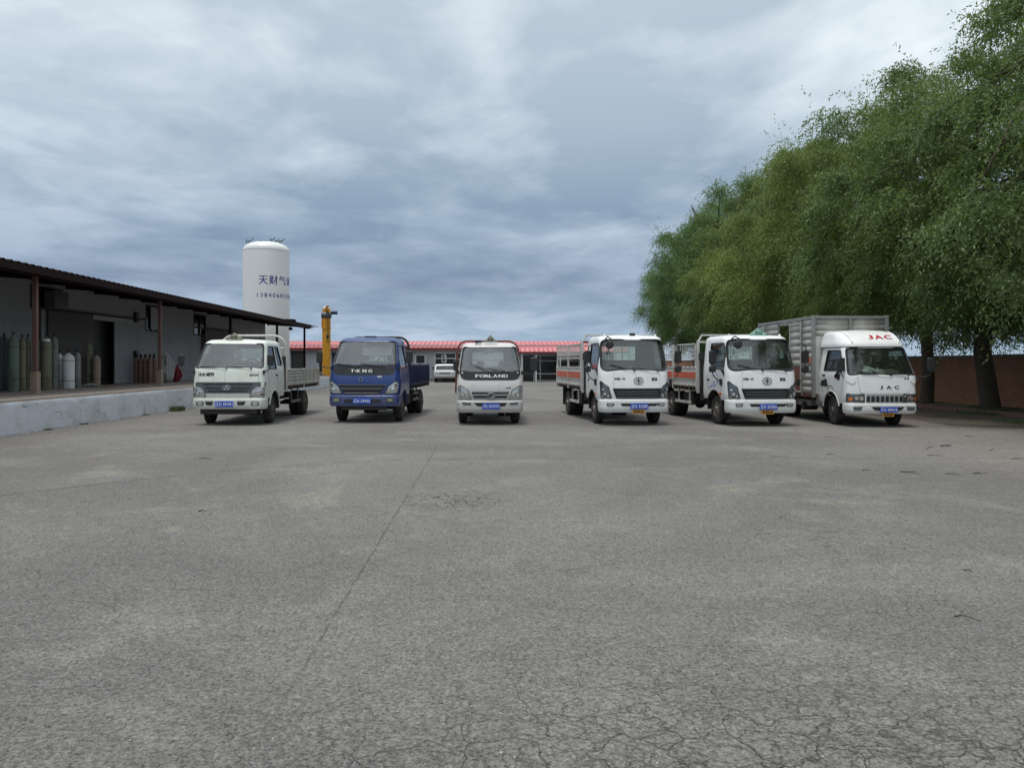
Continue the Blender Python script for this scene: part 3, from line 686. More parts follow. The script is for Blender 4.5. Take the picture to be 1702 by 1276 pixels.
for a in [
    (-4, 651, 15, 557, 'dark_teal', 'tall dark cylinder cut by the left photo edge, nearest the edge', G1),
    (7, 649.5, 12, 560, 'dark_teal', 'tall nearly black cylinder left of the fat dark green one', G1),
    (22, 651, 17, 558, 'green', 'fat tall dark green cylinder standing left of the first rusty post', G1),
    (37, 649.5, 10.6, 562, 'olive', 'slim olive cylinder just right of the fat dark green one', G1),
    (46.5, 648, 9.5, 561, 'olive', 'slim olive brown cylinder half hidden by the first rusty post on its left', G1),
    (61, 648, 10, 564, 'green', 'slim green cylinder just right of the first rusty post', G1),
    (77, 648, 15.5, 561, 'olive', 'tall olive cylinder with white paint on its shoulder', G1),
    (90.5, 646.5, 11, 560, 'grey', 'tall grey green cylinder right of the one with a white shoulder', G1),
    (99.5, 645.5, 9.5, 588, 'white', 'short pale cylinder half behind the tall grey green one', G1),
    (113.5, 646, 19, 588, 'white', 'short fat white cylinder, the widest of the short ones', G1),
    (128.5, 645, 10.5, 586, 'grey', 'short dark grey cylinder right of the fat white one', G1),
    (145.5, 641, 15, 568, 'olive', 'tall dark cylinder beside the dark doorway', G1),
    (160, 641, 13, 591, 'tan', 'short rusty tan cylinder standing against the dark doorway', G1)]:
    gas_cyl(*a, valve=True, band=('white paint' in a[5]))
# a second rank, seen between the front ones
for a in [(14, 646.5, 11, 559, 'grey', 'dim cylinder in the back rank behind the fat dark green one', G1),
          (30, 646, 10, 561, 'dark_teal', 'dim cylinder in the back rank right of the fat dark green one', G1),
          (68, 645, 9, 562, 'dark_teal', 'dim cylinder in the back rank between the slim green and the white shouldered ones', G1),
          (107, 643, 8, 587, 'grey', 'dim short cylinder in the back rank left of the fat white one', G1)]: gas_cyl(*a)
G2 = 'brown gas cylinders by the second post'
nm = ['leftmost and darkest', 'second', 'third', 'fourth', 'fifth', 'rightmost']
for i, (px, dp, py) in enumerate(((219.5, 8.5, 636), (226.5, 8.6, 637), (234, 8.4, 637), (241.5, 8.4, 637), (249, 8.4, 637), (256.3, 8.2, 636.6))):
    gas_cyl(px, py, dp, 594, 'dark_teal' if i == 0 else 'brown', nm[i] + ' of the six tall brown cylinders left of the second post', G2, valve=False)
# a white plastic stool leg-like stand, crumpled sheet and red bag
q = at(136.5, 638.5, z=.81)
bm = bmesh.new(); tube(bm, [(-.11, 0, 0), (-.06, 0, .42), (.04, 0, .42), (.11, 0, 0)], .022, 8); tube(bm, [(-.11, .25, 0), (-.06, .25, .42), (.04, .25, .42), (.11, .25, 0)], .022, 8)
bx(bm, -.09, .07, -.03, .28, .42, .45)
t = thing('stool', 'small white plastic stool between the gas cylinders', 'stool', q); obj('seat_and_legs', bm, 'letter', t)
def rumple(name, w, d, h, m, loc, seed, label, cat, lean=0):
    bm = bmesh.new(); bmesh.ops.create_icosphere(bm, subdivisions=4, radius=1)
    for v in bm.verts:
        c = v.co.copy(); n = mnoise.noise(c * 2.1 + Vector((seed, 0, 0))); r_ = mnoise.noise(Vector((math.atan2(c.y, c.x) * 3, c.z * 1.2, seed)))
        t_ = (c.z + 1) / 2; k = (1 - t_) ** .5 * .85 + .16
        v.co = Vector((c.x * w * k * (1 + .7 * r_ + .3 * n) + lean * t_, c.y * d * k * (1 + .7 * r_), max(0, t_ * h * (1 + .12 * n))))
    o = obj(name, bm, m, loc=loc); return tag(o, label, cat)
rumple('plastic_sheet', .42, .35, 1.32, 'tarp', at(275, 635, z=.81), 3, 'crumpled whitish sheet heaped against the wall right of the second post', 'sheet')
rumple('bag', .26, .22, .78, 'redcloth', at(293, 634.5, z=.81), 8, 'dark red bag slumped beside the crumpled whitish sheet', 'bag', .03)
rumple('floor_rag', .30, .22, .12, 'tarp', at(151, 642, z=.81), 5, 'rags on the platform floor in front of the tall dark cylinder', 'rag')

# ------------------------------------------------------------------ storage tank
TX, TY, TR = -16.46, 56.0, 1.68
tk = thing('storage_tank', 'tall white cylindrical gas storage tank with blue lettering', 'tank', (TX, TY, 0))
bm = bmesh.new(); pr = [(TR, 1.0), (TR, 10.0)]
for i in range(1, 11):
    a = i / 10 * math.pi / 2; pr.append((max(.02, TR * math.cos(a) ** .8), 10.0 + .68 * math.sin(a)))
lathe(bm, pr, 72); obj('shell', bm, 'tank', tk)
for zz in (1.9, 9.98):
    bm = bmesh.new(); tube(bm, [(math.cos(a) * TR, math.sin(a) * TR, zz) for a in np.linspace(0, 2 * math.pi, 72, endpoint=False)], .014, 6, True); obj('weld_seam', bm, 'tank', tk)
for k in range(3):
    a = k * 2.09 + .4; obj('leg', box(-.1, .1, -.1, .1, 0, 1.15, mtx=Matrix.Translation((math.cos(a) * 1.35, math.sin(a) * 1.35, 0))), 'tank', tk)
phi0 = math.atan2(-TY, -TX)
def tankmap(u, v, o):
    a = phi0 + u / TR; return Vector((math.cos(a) * (TR + o), math.sin(a) * (TR + o), v))
obj('lettering', lettering('天财气体', -6.9 * R(1) * TR + 1.5 * .735, 7.72, 2.85, .66, tankmap, .006, .008, bold=.014, sp=1.18), 'navy_letter', tk)
obj('lettering', lettering('13840683000', -17.9 * R(1) * TR + 5 * .283, 6.60, 3.08, .30, tankmap, .006, .008, bold=.006, sp=1.35), 'navy_letter', tk)
rt = random.Random(2)
for (px, kk) in ((414, 1.0), (433, .35), (441, .3), (452, .7), (459, .5), (467, .75)):
    x = (px - 442.5) * TY / F_PX; zb = 10.0 + .68 * math.sqrt(max(0.05, 1 - (abs(x) / TR) ** 2.2)) - .05; bm = bmesh.new()
    cyl(bm, (x, 0, zb), (x, 0, zb + .35 * kk + .05), .035, seg=8); cyl(bm, (x - .16 * kk, 0, zb + .3 * kk), (x + .2 * kk, 0, zb + .42 * kk), .04, seg=8); cyl(bm, (x - .2 * kk, 0, zb + .2 * kk), (x - .2 * kk, 0, zb + .55 * kk), .045, .02, seg=8)
    v_ = obj('relief_valve', bm, 'greyband', tk)
    bm = bmesh.new(); cyl(bm, (x + .14 * kk, 0, zb + .4 * kk), (x + .3 * kk, .1, zb + .6 * kk), .03, seg=6); obj('vent_pipe', bm, 'chassis', v_)

# ------------------------------------------------------------------ jib crane and rubble
cq = at(542.5, 640, z=0); crn = thing('jib_crane', 'yellow pillar jib crane with hanging hook beside the blue lorry', 'crane', (cq.x, cq.y, 0))
d = cq.y; k = d / F_PX
bm = bmesh.new(); cyl(bm, (0, 0, 0), (0, 0, EYE + (VY - 519) * k), .315, seg=28); obj('pillar', bm, 'yellow', crn)
zr = EYE + (VY - 545) * k
bm = bmesh.new(); cyl(bm, (0, 0, zr - .05), (0, 0, zr + .03), .36, seg=28); obj('flange', bm, 'yellow', crn)
for a in (-90, -40, -140, 90): obj('gusset', box(.315, .40, -.02, .02, zr + .03, zr + 1.1, mtx=Matrix.Rotation(R(a), 4, 'Z')), 'yellow', crn)
zt = EYE + (VY - 519) * k
arm = Matrix.Rotation(R(13), 4, 'Z')
bm = box(-.30, .30, -.35, .45, zt - .02, zt + .28, mtx=arm); obj('slewing_head', bm, 'yellow', crn, bevel=.03)
bm = bmesh.new(); lathe(bm, [(.22, zt + .28), (.2, zt + .40), (.1, zt + .48), (.02, zt + .50)], 18); obj('motor_cover', bm, 'letter', crn)
bm = bmesh.new(); bx(bm, -.11, .11, -3.8, -.35, zt - .05, zt - .03, arm); bx(bm, -.11, .11, -3.8, -.35, zt + .19, zt + .21, arm); bx(bm, -.02, .02, -3.8, -.35, zt - .03, zt + .19, arm)
obj('jib_arm', bm, 'yellow', crn)
hp = arm @ Vector((0, -2.6, 0)); bm = bmesh.new(); cyl(bm, (hp.x - .38, hp.y, zt - .38), (hp.x + .3, hp.y, zt - .38), .24, seg=18); hoist = obj('hoist', bm, 'greyband', crn)
bm = bmesh.new(); cyl(bm, (hp.x + .31, hp.y, zt - .2), (hp.x + .75, hp.y, zt - .2), .13, seg=12); obj('hoist_motor', bm, 'darkblue', hoist)
zh = EYE + (VY - 561) * k
bm = bmesh.new(); cyl(bm, (hp.x + .02, hp.y, zt - .5), (hp.x + .02, hp.y, zh), .014, seg=6); cyl(bm, (hp.x + .16, hp.y, zt - .5), (hp.x + .10, hp.y, zh), .014, seg=6); obj('cable', bm, 'black', crn)
bm = bmesh.new(); cyl(bm, (hp.x - .02, hp.y, zh), (hp.x + .14, hp.y, zh), .16, seg=14); blk = obj('hook_block', bm, 'chassis', crn)
bm = bmesh.new(); tube(bm, [(hp.x + .06 + .1 * math.sin(a), hp.y, zh - .32 - .1 * math.cos(a)) for a in np.linspace(-2.6, 2.4, 12)] , .028, 6); cyl(bm, (hp.x + .02, hp.y, zh - .26), (hp.x + .04, hp.y, zh - .1), .025, seg=6); obj('hook', bm, 'chassis', blk)
bm = bmesh.new(); rr_ = random.Random(4)
for i in range(420):
    a = rr_.uniform(0, 6.28); q_ = rr_.random() ** .7; h_ = 1.0 * (1 - q_) * rr_.random() ** .3; s_ = rr_.uniform(.04, .15)
    bx(bm, -s_, s_, -s_, s_ * .8, -s_ * .6, s_ * .6, Matrix.Translation((math.cos(a) * q_ * 1.5, math.sin(a) * q_ * 1.5, h_ + .03)) @ Matrix.Rotation(rr_.uniform(0, 6), 4, Vector((rr_.random(), rr_.random(), rr_.random() + .1))))
p_ = at(536, 641, z=0)
tag(obj('rubble_heap', bm, 'rubble', loc=(p_.x, p_.y - 1.5, 0), smooth=False), 'low heap of brown rubble at the foot of the yellow crane', 'rubble', kind='stuff')

# ------------------------------------------------------------------ far building with the red roof
YB = 70.0
fb = thing('red_roof_building', 'long single storey pale building with red sheet roof across the yard end', 'building', (0, YB, 0))
def PX(px): return (px - VX) * YB / F_PX
def PZ(py): return EYE - (py - VY) * YB / F_PX
zE = PZ(577.5)
obj('wall', box(-24, 12, .30, .5, 0, zE + .25), 'wall_panel_far', fb, smooth=False)
ops = [(483, 507, 583.5, 634, 'dark'), (530, 541, 586, 634, 'dark'), (551, 566, 586, 634, 'dark'), (690, 707, 589, 605, 'small'), (722, 775, 586, 622, 'win'), (868, 888, 588, 634, 'gate'), (889, 1000, 590, 633, 'shop')]
# wall skin as panels between openings
xs = sorted(set([PX(x) for o_ in ops for x in o_[:2]] + [-24, 12])); xs2 = []
for a, b in zip(xs, xs[1:]):
    n_ = max(1, round((b - a) / 1.0)); xs2 += [a + (b - a) * i / n_ for i in range(n_)]
xs2.append(12)
for a, b in zip(xs2, xs2[1:]):
    m_ = (a + b) / 2; bm = bmesh.new(); hit = None
    for o_ in ops:
        if PX(o_[0]) <= m_ <= PX(o_[1]): hit = o_
    if hit is None: bx(bm, a + .004, b - .004, .18, .30, 0, zE)
    else:
        if PZ(hit[2]) < zE - .02: bx(bm, a + .004, b - .004, .18, .30, PZ(hit[2]), zE)
        if hit[3] < 632: bx(bm, a + .004, b - .004, .18, .30, 0, PZ(hit[3]))
    if len(bm.verts): obj('wall_panel', bm, 'wall_panel_far', fb, smooth=False)
    else: bm.free()
for (x0, x1, y0, y1, kind) in ops:
    a, b, z0, z1 = PX(x0), PX(x1), max(.02, PZ(y1)), PZ(y0)
    nm_ = 'doorway' if kind == 'dark' else ('gate' if kind == 'gate' else 'window')
    f = bmesh.new(); th = .08
    bx(f, a, a + th, .14, .28, z0, z1); bx(f, b - th, b, .14, .28, z0, z1); bx(f, a + th, b - th, .14, .28, z1 - th, z1)
    if kind in ('win', 'shop', 'small'):
        bx(f, a + th, b - th, .14, .28, z0, z0 + th); zm = z0 + (z1 - z0) * (.72 if kind != 'shop' else .76); 
        if kind != 'small': bx(f, a + th, b - th, .15, .27, zm, zm + .07)
        n_ = {'win': 3, 'shop': 3, 'small': 1}[kind]
        for i in range(1, n_): xx = a + (b - a) * i / n_; bx(f, xx - .04, xx + .04, .145, .275, z0 + th, z1 - th)
    if kind == 'shop':
        zl = z0 + .62; bx(f, a + th, b - th, .15, .27, zl, zl + .09); xx = PX(898); bx(f, xx - .04, xx + .04, .145, .275, z0 + th, z1 - th)
    fo = obj(nm_, f, 'white_frame' if kind != 'dark' else 'chassis', fb, smooth=False)
    obj('pane' if kind != 'dark' else 'opening_shade_sheet', box(a + .02, b - .02, .22, .24, z0, z1 - .02), 'winglass' if kind != 'dark' else 'black', fo, smooth=False)  # dark doorways get a black board in place of the unlit room behind
    if kind == 'win':
        g_ = bmesh.new(); c0, c1 = PX(734), PX(742); zc0, zc1 = PZ(602), PZ(590)
        for b_ in ((c0, c0 + .07, zc0, zc1), (c1 - .07, c1, zc0, zc1), (c0 + .07, c1 - .07, zc0, zc0 + .07), (c0 + .07, c1 - .07, zc1 - .07, zc1)): bx(g_, b_[0], b_[1], .08, .135, b_[2], b_[3])
        obj('casement', g_, 'white_frame', fo, smooth=False)
    if kind == 'gate':
        g_ = bmesh.new()
        for i in range(6): xx = a + .1 + (b - a - .2) * i / 5; cyl(g_, (xx, .12, .05), (xx, .12, z1 - .15), .018, seg=6)
        for j in range(2):
            for zz in (.7, 1.7): tube(g_, [(a + (b - a) * (.27 + .46 * j) + .17 * math.cos(t), .11, zz + .26 * math.sin(t)) for t in np.linspace(0, 6.28, 14, endpoint=False)], .02, 5, True)
        obj('grille_bars', g_, 'greyband', fo)
bm = box(-24, PX(868), .12, .18, .0, .22); obj('plinth', bm, 'cap', fb)
# roof: sheet with standing ribs, eave fascia
def red_roof(x0, x1, ye, ze, yr, zr_, name):
    bm = bmesh.new(); vs = [bm.verts.new(p) for p in ((x0, ye, ze), (x1, ye, ze), (x1, yr, zr_), (x0, yr, zr_))]; bm.faces.new(vs)
    vs2 = [bm.verts.new((v.co.x, v.co.y, v.co.z - .06)) for v in vs]; bm.faces.new(vs2[::-1])
    for i in range(4): bm.faces.new((vs[i], vs2[i], vs2[(i + 1) % 4], vs[(i + 1) % 4]))
    r_ = obj(name, bm, 'redroof', fb, smooth=False); rib = bmesh.new(); x = x0 + .1
    while x < x1:
        vs = [rib.verts.new(p) for p in ((x - .05, ye - .02, ze + .001), (x + .05, ye - .02, ze + .001), (x, ye - .02, ze + .07), (x - .05, yr, zr_ + .001), (x + .05, yr, zr_ + .001), (x, yr, zr_ + .07))]
        rib.faces.new((vs[0], vs[1], vs[2])); rib.faces.new((vs[0], vs[2], vs[5], vs[3])); rib.faces.new((vs[2], vs[1], vs[4], vs[5])); x += .42
    obj('roof_rib', rib, 'redroof_seam', r_, smooth=False, kind='stuff'); return r_
red_roof(-25, 13, -.45, zE, 4.2, 3.84, 'roof')
obj('fascia', box(-25, 13, -.43, -.36, zE - .24, zE - .07), 'fascia_red', fb)
obj('soffit', box(-25, 13, -.35, .17, zE - .20, zE - .17), 'fascia_red', fb)
zp = PZ(586.5)
red_roof(PX(862), 13, -2.0, zp + .1, -.46, zp + .52, 'porch_roof')
obj('fascia', box(PX(862), 13, -1.98, -1.92, zp - .08, zp + .03), 'fascia_red', fb)
for px in (866, 889, 928): obj('porch_post', box(PX(px) - .05, PX(px) + .05, -1.85, -1.75, 0, zp + .06), 'white_frame', fb)

# ------------------------------------------------------------------ trucks
class Body:
    """a solid whose plan at each height is a bowed front with rounded corners"""
    def __init__(s, prof, L_, Rx=.16, Ry=.2, bow=.05, rtop=.14, crown=.02, zb=None):
        s.p = prof; s.L = L_; s.Rx = Rx; s.Ry = Ry; s.bow = bow; s.rt = rtop; s.crown = crown
        s.zb = prof[0][0] if zb is None else zb; s.zt = prof[-1][0]
    def sec(s, z):
        zs_ = [q[0] for q in s.p]; yF = 0; Wd = 0; wsum = 0
        for dz, w in ((-.03, 1), (0, 2), (.03, 1)):
            yF += w * float(np.interp(z + dz, zs_, [q[1] for q in s.p])); Wd += w * float(np.interp(z + dz, zs_, [q[2] for q in s.p])); wsum += w
        yF /= wsum; Wd /= wsum; ins = 0
        if z > s.zt - s.rt:
            t = min(1, (z - (s.zt - s.rt)) / s.rt); ins = s.rt * (1 - math.sqrt(max(0, 1 - t * t)))
        return yF + ins * 1.3, Wd - ins, s.L - ins
    def F(s, x, z, off=0):
        yF, Wd, _ = s.sec(z); ax = min(abs(x), Wd * .999); y = yF + s.bow * (ax / Wd) ** 2; e = ax - (Wd - s.Rx)
        if e > 0: y += s.Ry * (1 - math.sqrt(max(0, 1 - (e / s.Rx) ** 2)))
        return y - off
    def front(s, x, z, off):
        e = 1e-3; n = Vector((-(s.F(x + e, z) - s.F(x - e, z)) / (2 * e), 1, -(s.F(x, z + e) - s.F(x, z - e)) / (2 * e)))
        n = Vector((n.x, n.y, n.z)).normalized(); n = -n
        if abs(n.y) < .35: n = Vector((math.copysign(.8, x), -.6, 0))
        return Vector((x, s.F(x, z), z)) + n * off
    def side(s, sgn):
        def f(y, z, off):
            yF, Wd, _ = s.sec(z); y0 = yF + s.bow + s.Ry; xx = Wd
            if y < y0: t = min(1, (y0 - y) / s.Ry); xx = Wd - s.Rx + s.Rx * math.sqrt(max(0, 1 - t * t))
            return Vector((sgn * (xx + off), y, z))
        return f
    def solid(s, shrink=0, zb=None, zt=None, nz=26):
        zb = s.zb if zb is None else zb; zt = s.zt if zt is None else zt
        bm = bmesh.new(); rings = []; zl = list(np.linspace(zb, zt, nz)) if zt < s.zt else list(np.linspace(zb, s.zt - s.rt, nz)) + [s.zt - s.rt + s.rt * math.sin(a) for a in np.linspace(.2, math.pi / 2, 6)]
        for z in zl:
            yF, Wd, Lr = s.sec(z); h = shrink; Rx = s.Rx; ring = []
            xsn = [0] + [.2, .4, .6, .78, .9]; xs_ = [(Wd - Rx) * q for q in xsn] + [Wd - Rx + Rx * math.sin(a) for a in np.linspace(.12, math.pi / 2, 8)]
            pts = [(x, s.F(x, z)) for x in xs_]
            ys_ = np.linspace(pts[-1][1], Lr - .05, 9)[1:]
            pts += [(Wd, y) for y in ys_] + [(Wd - .015, Lr - .015), (Wd - .05, Lr)]
            if h: pts = [(x * (Wd - h) / Wd, yF + h + (y - yF) * (Lr - yF - 2 * h) / (Lr - yF)) for x, y in pts]
            full = [(-x, y) for x, y in pts[:0:-1]] + pts
            rings.append([bm.verts.new((x, y, z)) for x, y in full])
        n = len(rings[0])
        for a, b in zip(rings, rings[1:]):
            for i in range(n): bm.faces.new((a[i], a[(i + 1) % n], b[(i + 1) % n], b[i]))
        bm.faces.new(rings[0][::-1])
        top = rings[-1]; c = Vector((0, 0, 0))
        for v in top: c += v.co
        c /= n; prev = top
        for q in ((.7, .4), (.35, .85)):
            nr = [bm.verts.new(Vector((c.x + (v.co.x - c.x) * q[0], c.y + (v.co.y - c.y) * q[0], c.z + (s.crown * q[1] if not shrink else 0)))) for v in top]
            for i in range(n): bm.faces.new((prev[i], prev[(i + 1) % n], nr[(i + 1) % n], nr[i]))
            prev = nr
        cv = bm.verts.new((c.x, c.y, c.z + (s.crown if not shrink else 0)))
        for i in range(n): bm.faces.new((prev[i], prev[(i + 1) % n], cv))
        bmesh.ops.recalc_face_normals(bm, faces=bm.faces[:]); return bm
def temp(bm, m):
    me = bpy.data.meshes.new('cutter'); bm.to_mesh(me); bm.free(); me.materials.append(M[m]); o = bpy.data.objects.new('cutter', me); C.objects.link(o); return o
def carve(o, cutters):
    for c in cutters:
        c.parent = o.parent
        md = o.modifiers.new('cut', 'BOOLEAN'); md.operation = 'DIFFERENCE'; md.object = c; md.solver = 'EXACT'
        try: md.material_mode = 'TRANSFER'
        except Exception: pass
    dg = bpy.context.evaluated_depsgraph_get(); dg.update(); ev = o.evaluated_get(dg); me = bpy.data.meshes.new_from_object(ev, depsgraph=dg)
    o.modifiers.clear(); old = o.data; o.data = me
    me.polygons.foreach_set('use_smooth', [True] * len(me.polygons)); me.set_sharp_from_angle(angle=R(30))
    for c in cutters: bpy.data.objects.remove(c)
_wm = {}
def wheel(parent, x, y, sgn, rr=.39, w=.21, rim='rim', steer=0):
    key = (rr, w, rim)
    if key not in _wm:
        bm = bmesh.new(); r = rr * .54
        lathe(bm, [(r, -w / 2), (rr * .80, -w / 2 - .012), (rr * .93, -w / 2 + .01), (rr, -w / 2 + .035), (rr, -.03), (rr - .012, -.025), (rr - .012, -.012), (rr, -.008), (rr, w / 2 - .035), (rr * .93, w / 2 - .01), (rr * .80, w / 2 + .012), (r, w / 2), (r - .015, w / 2 - .04), (r - .015, -w / 2 + .04)], 40, axis='x')
        for i in range(40):
            a = i * math.pi / 20; mt = Matrix.Rotation(a, 4, 'X')
            for s2 in (-1, 1): bx(bm, s2 * w * .28 - .028, s2 * w * .28 + .028, -.014, .014, rr - .006, rr + .006, mt)
        ty = bpy.data.meshes.new('tyre'); bm.to_mesh(ty); bm.free(); ty.materials.append(M['rubber']); ty.polygons.foreach_set('use_smooth', [True] * len(ty.polygons)); ty.set_sharp_from_angle(angle=R(30))
        bm = bmesh.new(); h = w / 2
        lathe(bm, [(r, h - .015), (r - .02, h), (r - .03, h - .015), (r * .86, h - .05), (r * .80, h - .03), (r * .55, h + .0), (r * .46, h - .01), (r * .42, h + .03), (r * .18, h + .045), (.01, h + .045)], 32, axis='x')
        rm = bpy.data.meshes.new('rim'); bm.to_mesh(rm); bm.free(); rm.materials.append(M[rim]); rm.polygons.foreach_set('use_smooth', [True] * len(rm.polygons)); rm.set_sharp_from_angle(angle=R(35))
        bm = bmesh.new()
        for i in range(8):
            a = i * math.pi / 4 + .2; c, s_ = math.cos(a) * r * .69, math.sin(a) * r * .69
            cyl(bm, (h - .04, c, s_), (h - .008 + .006, c, s_), r * .115, seg=10)
        ho = bpy.data.meshes.new('rim_hole'); bm.to_mesh(ho); bm.free(); ho.materials.append(M['black'])
        bm = bmesh.new()
        for i in range(6):
            a = i * math.pi / 3; c, s_ = math.cos(a) * r * .31, math.sin(a) * r * .31; cyl(bm, (h + .03, c, s_), (h + .065, c, s_), .014, seg=6)
        nu = bpy.data.meshes.new('wheel_nut'); bm.to_mesh(nu); bm.free(); nu.materials.append(M['chassis'])
        _wm[key] = (ty, rm, ho, nu)
    ty, rm, ho, nu = _wm[key]
    o = obj('wheel', rm, None, parent, (x, y, rr)); o.rotation_euler = (0, 0, (0 if sgn > 0 else math.pi) + steer)
    for n_, m_ in (('tyre', ty), ('rim_hole', ho), ('wheel_nut', nu)): obj(n_, m_, None, o)
    return o
def mirror(parent, sgn, root, c, w=.17, h=.36, arm2=True, extra=None, name='mirror'):
    """root: arm foot on the cab, c: centre of the housing (both for the right-hand side, x mirrored by sgn)"""
    r0 = Vector((root[0] * sgn, root[1], root[2])); cc = Vector((c[0] * sgn, c[1], c[2]))
    bm = bmesh.new(); pts = [r0, r0.lerp(Vector((cc.x, cc.y, cc.z - h / 2)), .45) + Vector((0, 0, -.05)), Vector((cc.x - sgn * .02, cc.y, cc.z - h / 2 - .09)), Vector((cc.x, cc.y, cc.z - h * .3))]
    sm = []
    for a, b in zip(pts, pts[1:]): sm += [a.lerp(b, t) for t in (0, .5)]
    sm.append(pts[-1]); tube(bm, sm, .013, 7); cyl(bm, r0 - Vector((0, 0, .05)), r0 + Vector((0, 0, .05)), .03, seg=8)
    am = obj('mirror_arm', bm, 'black', parent)
    bm = bmesh.new(); prism(bm, rpoly([(cc.x - w / 2, cc.z - h / 2), (cc.x + w / 2, cc.z - h / 2), (cc.x + w / 2, cc.z + h / 2), (cc.x - w / 2, cc.z + h / 2)], .05), 'y', cc.y - .035, cc.y + .05)
    obj('mirror', bm, 'black', am, bevel=.018)
    bm = bmesh.new(); prism(bm, rpoly([(cc.x - w * .42, cc.z - h * .45), (cc.x + w * .42, cc.z - h * .45), (cc.x + w * .42, cc.z + h * .45), (cc.x - w * .42, cc.z + h * .45)], .04), 'y', cc.y + .051, cc.y + .055)
    obj('mirror_glass', bm, 'mirror', am)
    if extra:
        bm = bmesh.new(); ec = cc + Vector((0, 0, extra)); prism(bm, rpoly([(ec.x - w * .48, ec.z - .09), (ec.x + w * .48, ec.z - .09), (ec.x + w * .48, ec.z + .09), (ec.x - w * .48, ec.z + .09)], .04), 'y', ec.y - .03, ec.y + .05)
        obj('wide_angle_mirror', bm, 'black', am, bevel=.02)
    return am
def wiper(parent, cab, x0, z0, x1, z1, zmid=None):
    bm = bmesh.new(); pts = []
    for t in np.linspace(0, 1, 7): x = x0 + (x1 - x0) * t; z = z0 + (z1 - z0) * t; pts.append(cab.front(x, z, .035))
    tube(bm, pts, .009, 6); cyl(bm, cab.front(x0, z0, 0), cab.front(x0, z0, .04), .022, seg=8)
    w_ = obj('wiper', bm, 'black', parent)
    xm, zm = x0 + (x1 - x0) * .78, z0 + (z1 - z0) * .78; dx, dz = (x1 - x0), (z1 - z0); l = math.hypot(dx, dz); ux, uz = dx / l, dz / l
    bm = bmesh.new(); tube(bm, [cab.front(xm + ux * t, zm + uz * t, .018) for t in np.linspace(-.26, .2, 6)], .008, 5); obj('wiper_blade', bm, 'black', w_)
def plate(parent, y, cx, cz, txt, w=.46, h=.15):
    bm = bmesh.new(); prism(bm, rpoly([(cx - w / 2, cz - h / 2), (cx + w / 2, cz - h / 2), (cx + w / 2, cz + h / 2), (cx - w / 2, cz + h / 2)], .012), 'y', y, y + .014)
    p_ = obj('number_plate', bm, 'plate', parent)
    obj('plate_lettering', lettering(txt.replace('·', ' '), cx, cz, w * .90, h * .66, flat(y), .003, .003, bold=.002, sp=1.12), 'letter', p_)
    return p_
def hazard_plate(parent, y, cx, cz, w=.30, h=.11):
    p_ = obj('hazard_plate', box(cx - w / 2, cx + w / 2, y, y + .012, cz - h / 2, cz + h / 2), 'yellowsign', parent)
    obj('plate_lettering', lettering('危险品', cx, cz, w * .85, h * .75, flat(y), .003, .003, bold=.004), 'darkletter', p_)
def roof_sign(parent, cx, y, z, w, h, m='signboard', lm='darkletter', txt='危险'):
    bm = bmesh.new(); prism(bm, rpoly([(cx - w / 2, z), (cx + w / 2, z), (cx, z + h)], .015, 3), 'y', y, y + .05); s_ = obj('roof_sign', bm, m, parent)
    edge_ = [(cx - w / 2 + .03, z + .013), (cx + w / 2 - .03, z + .013), (cx, z + h - .016)]
    obj('sign_border', tube(bmesh.new(), [(u, y - .003, v) for u, v in edge_], .006, 5, True), lm, s_)
    obj('sign_lettering', lettering(txt, cx, z + h * .33, w * .36, h * .40, flat(y), .003, .003, bold=.003), lm, s_)
def interior(parent, cab, zb, seatm='seat', dash='dash', zfloor=1.0, clutter=None):
    W0 = cab.sec(zb)[1] - .09; y0 = cab.F(0, zb) + .10
    bm = bmesh.new(); prism(bm, rpoly([(y0, zb - .25), (y0, zb - .03), (y0 + .22, zb - .01), (y0 + .34, zb - .06), (y0 + .36, zb - .25)], .03), 'x', -W0 + .05, W0 - .05)
    d_ = obj('dashboard', bm, dash, parent)
    for cx, ww in ((W0 * .55, .26), (-W0 * .52, .36)):
        bm = box(cx - ww, cx + ww, cab.L - .42, cab.L - .28, zfloor + .01, zb + .10); s_ = obj('seat', bm, seatm, parent, bevel=.05)
        bm = bmesh.new()
        for hx in ([cx] if ww < .3 else [cx - .18, cx + .18]): bx(bm, hx - .11, hx + .11, cab.L - .40, cab.L - .30, zb + .10 + .02, zb + .27)
        obj('headrest', bm, seatm, s_, bevel=.035)
    cx = W0 * .55; c = Vector((cx, y0 + .44, zb + .06)); tl = Matrix.Translation(c) @ Matrix.Rotation(R(-58), 4, 'X')
    bm = bmesh.new(); tube(bm, [tl @ Vector((.21 * math.cos(a), .21 * math.sin(a), 0)) for a in np.linspace(0, 2 * math.pi, 24, endpoint=False)], .016, 8, True)
    for a in (0.4, 2.74, 4.71): cyl(bm, tl @ Vector((0, 0, 0)), tl @ Vector((.2 * math.cos(a), .2 * math.sin(a), 0)), .014, seg=6)
    cyl(bm, tl @ Vector((0, 0, -.25)), tl @ Vector((0, 0, .01)), .04, seg=10); obj('steering_wheel', bm, 'black', parent)
    zt = cab.zt - .28; ym = cab.F(0, zt) + .07; obj('interior_mirror', box(-.13, .13, ym, ym + .03, zt, zt + .07), 'black', parent, bevel=.02)
    return d_
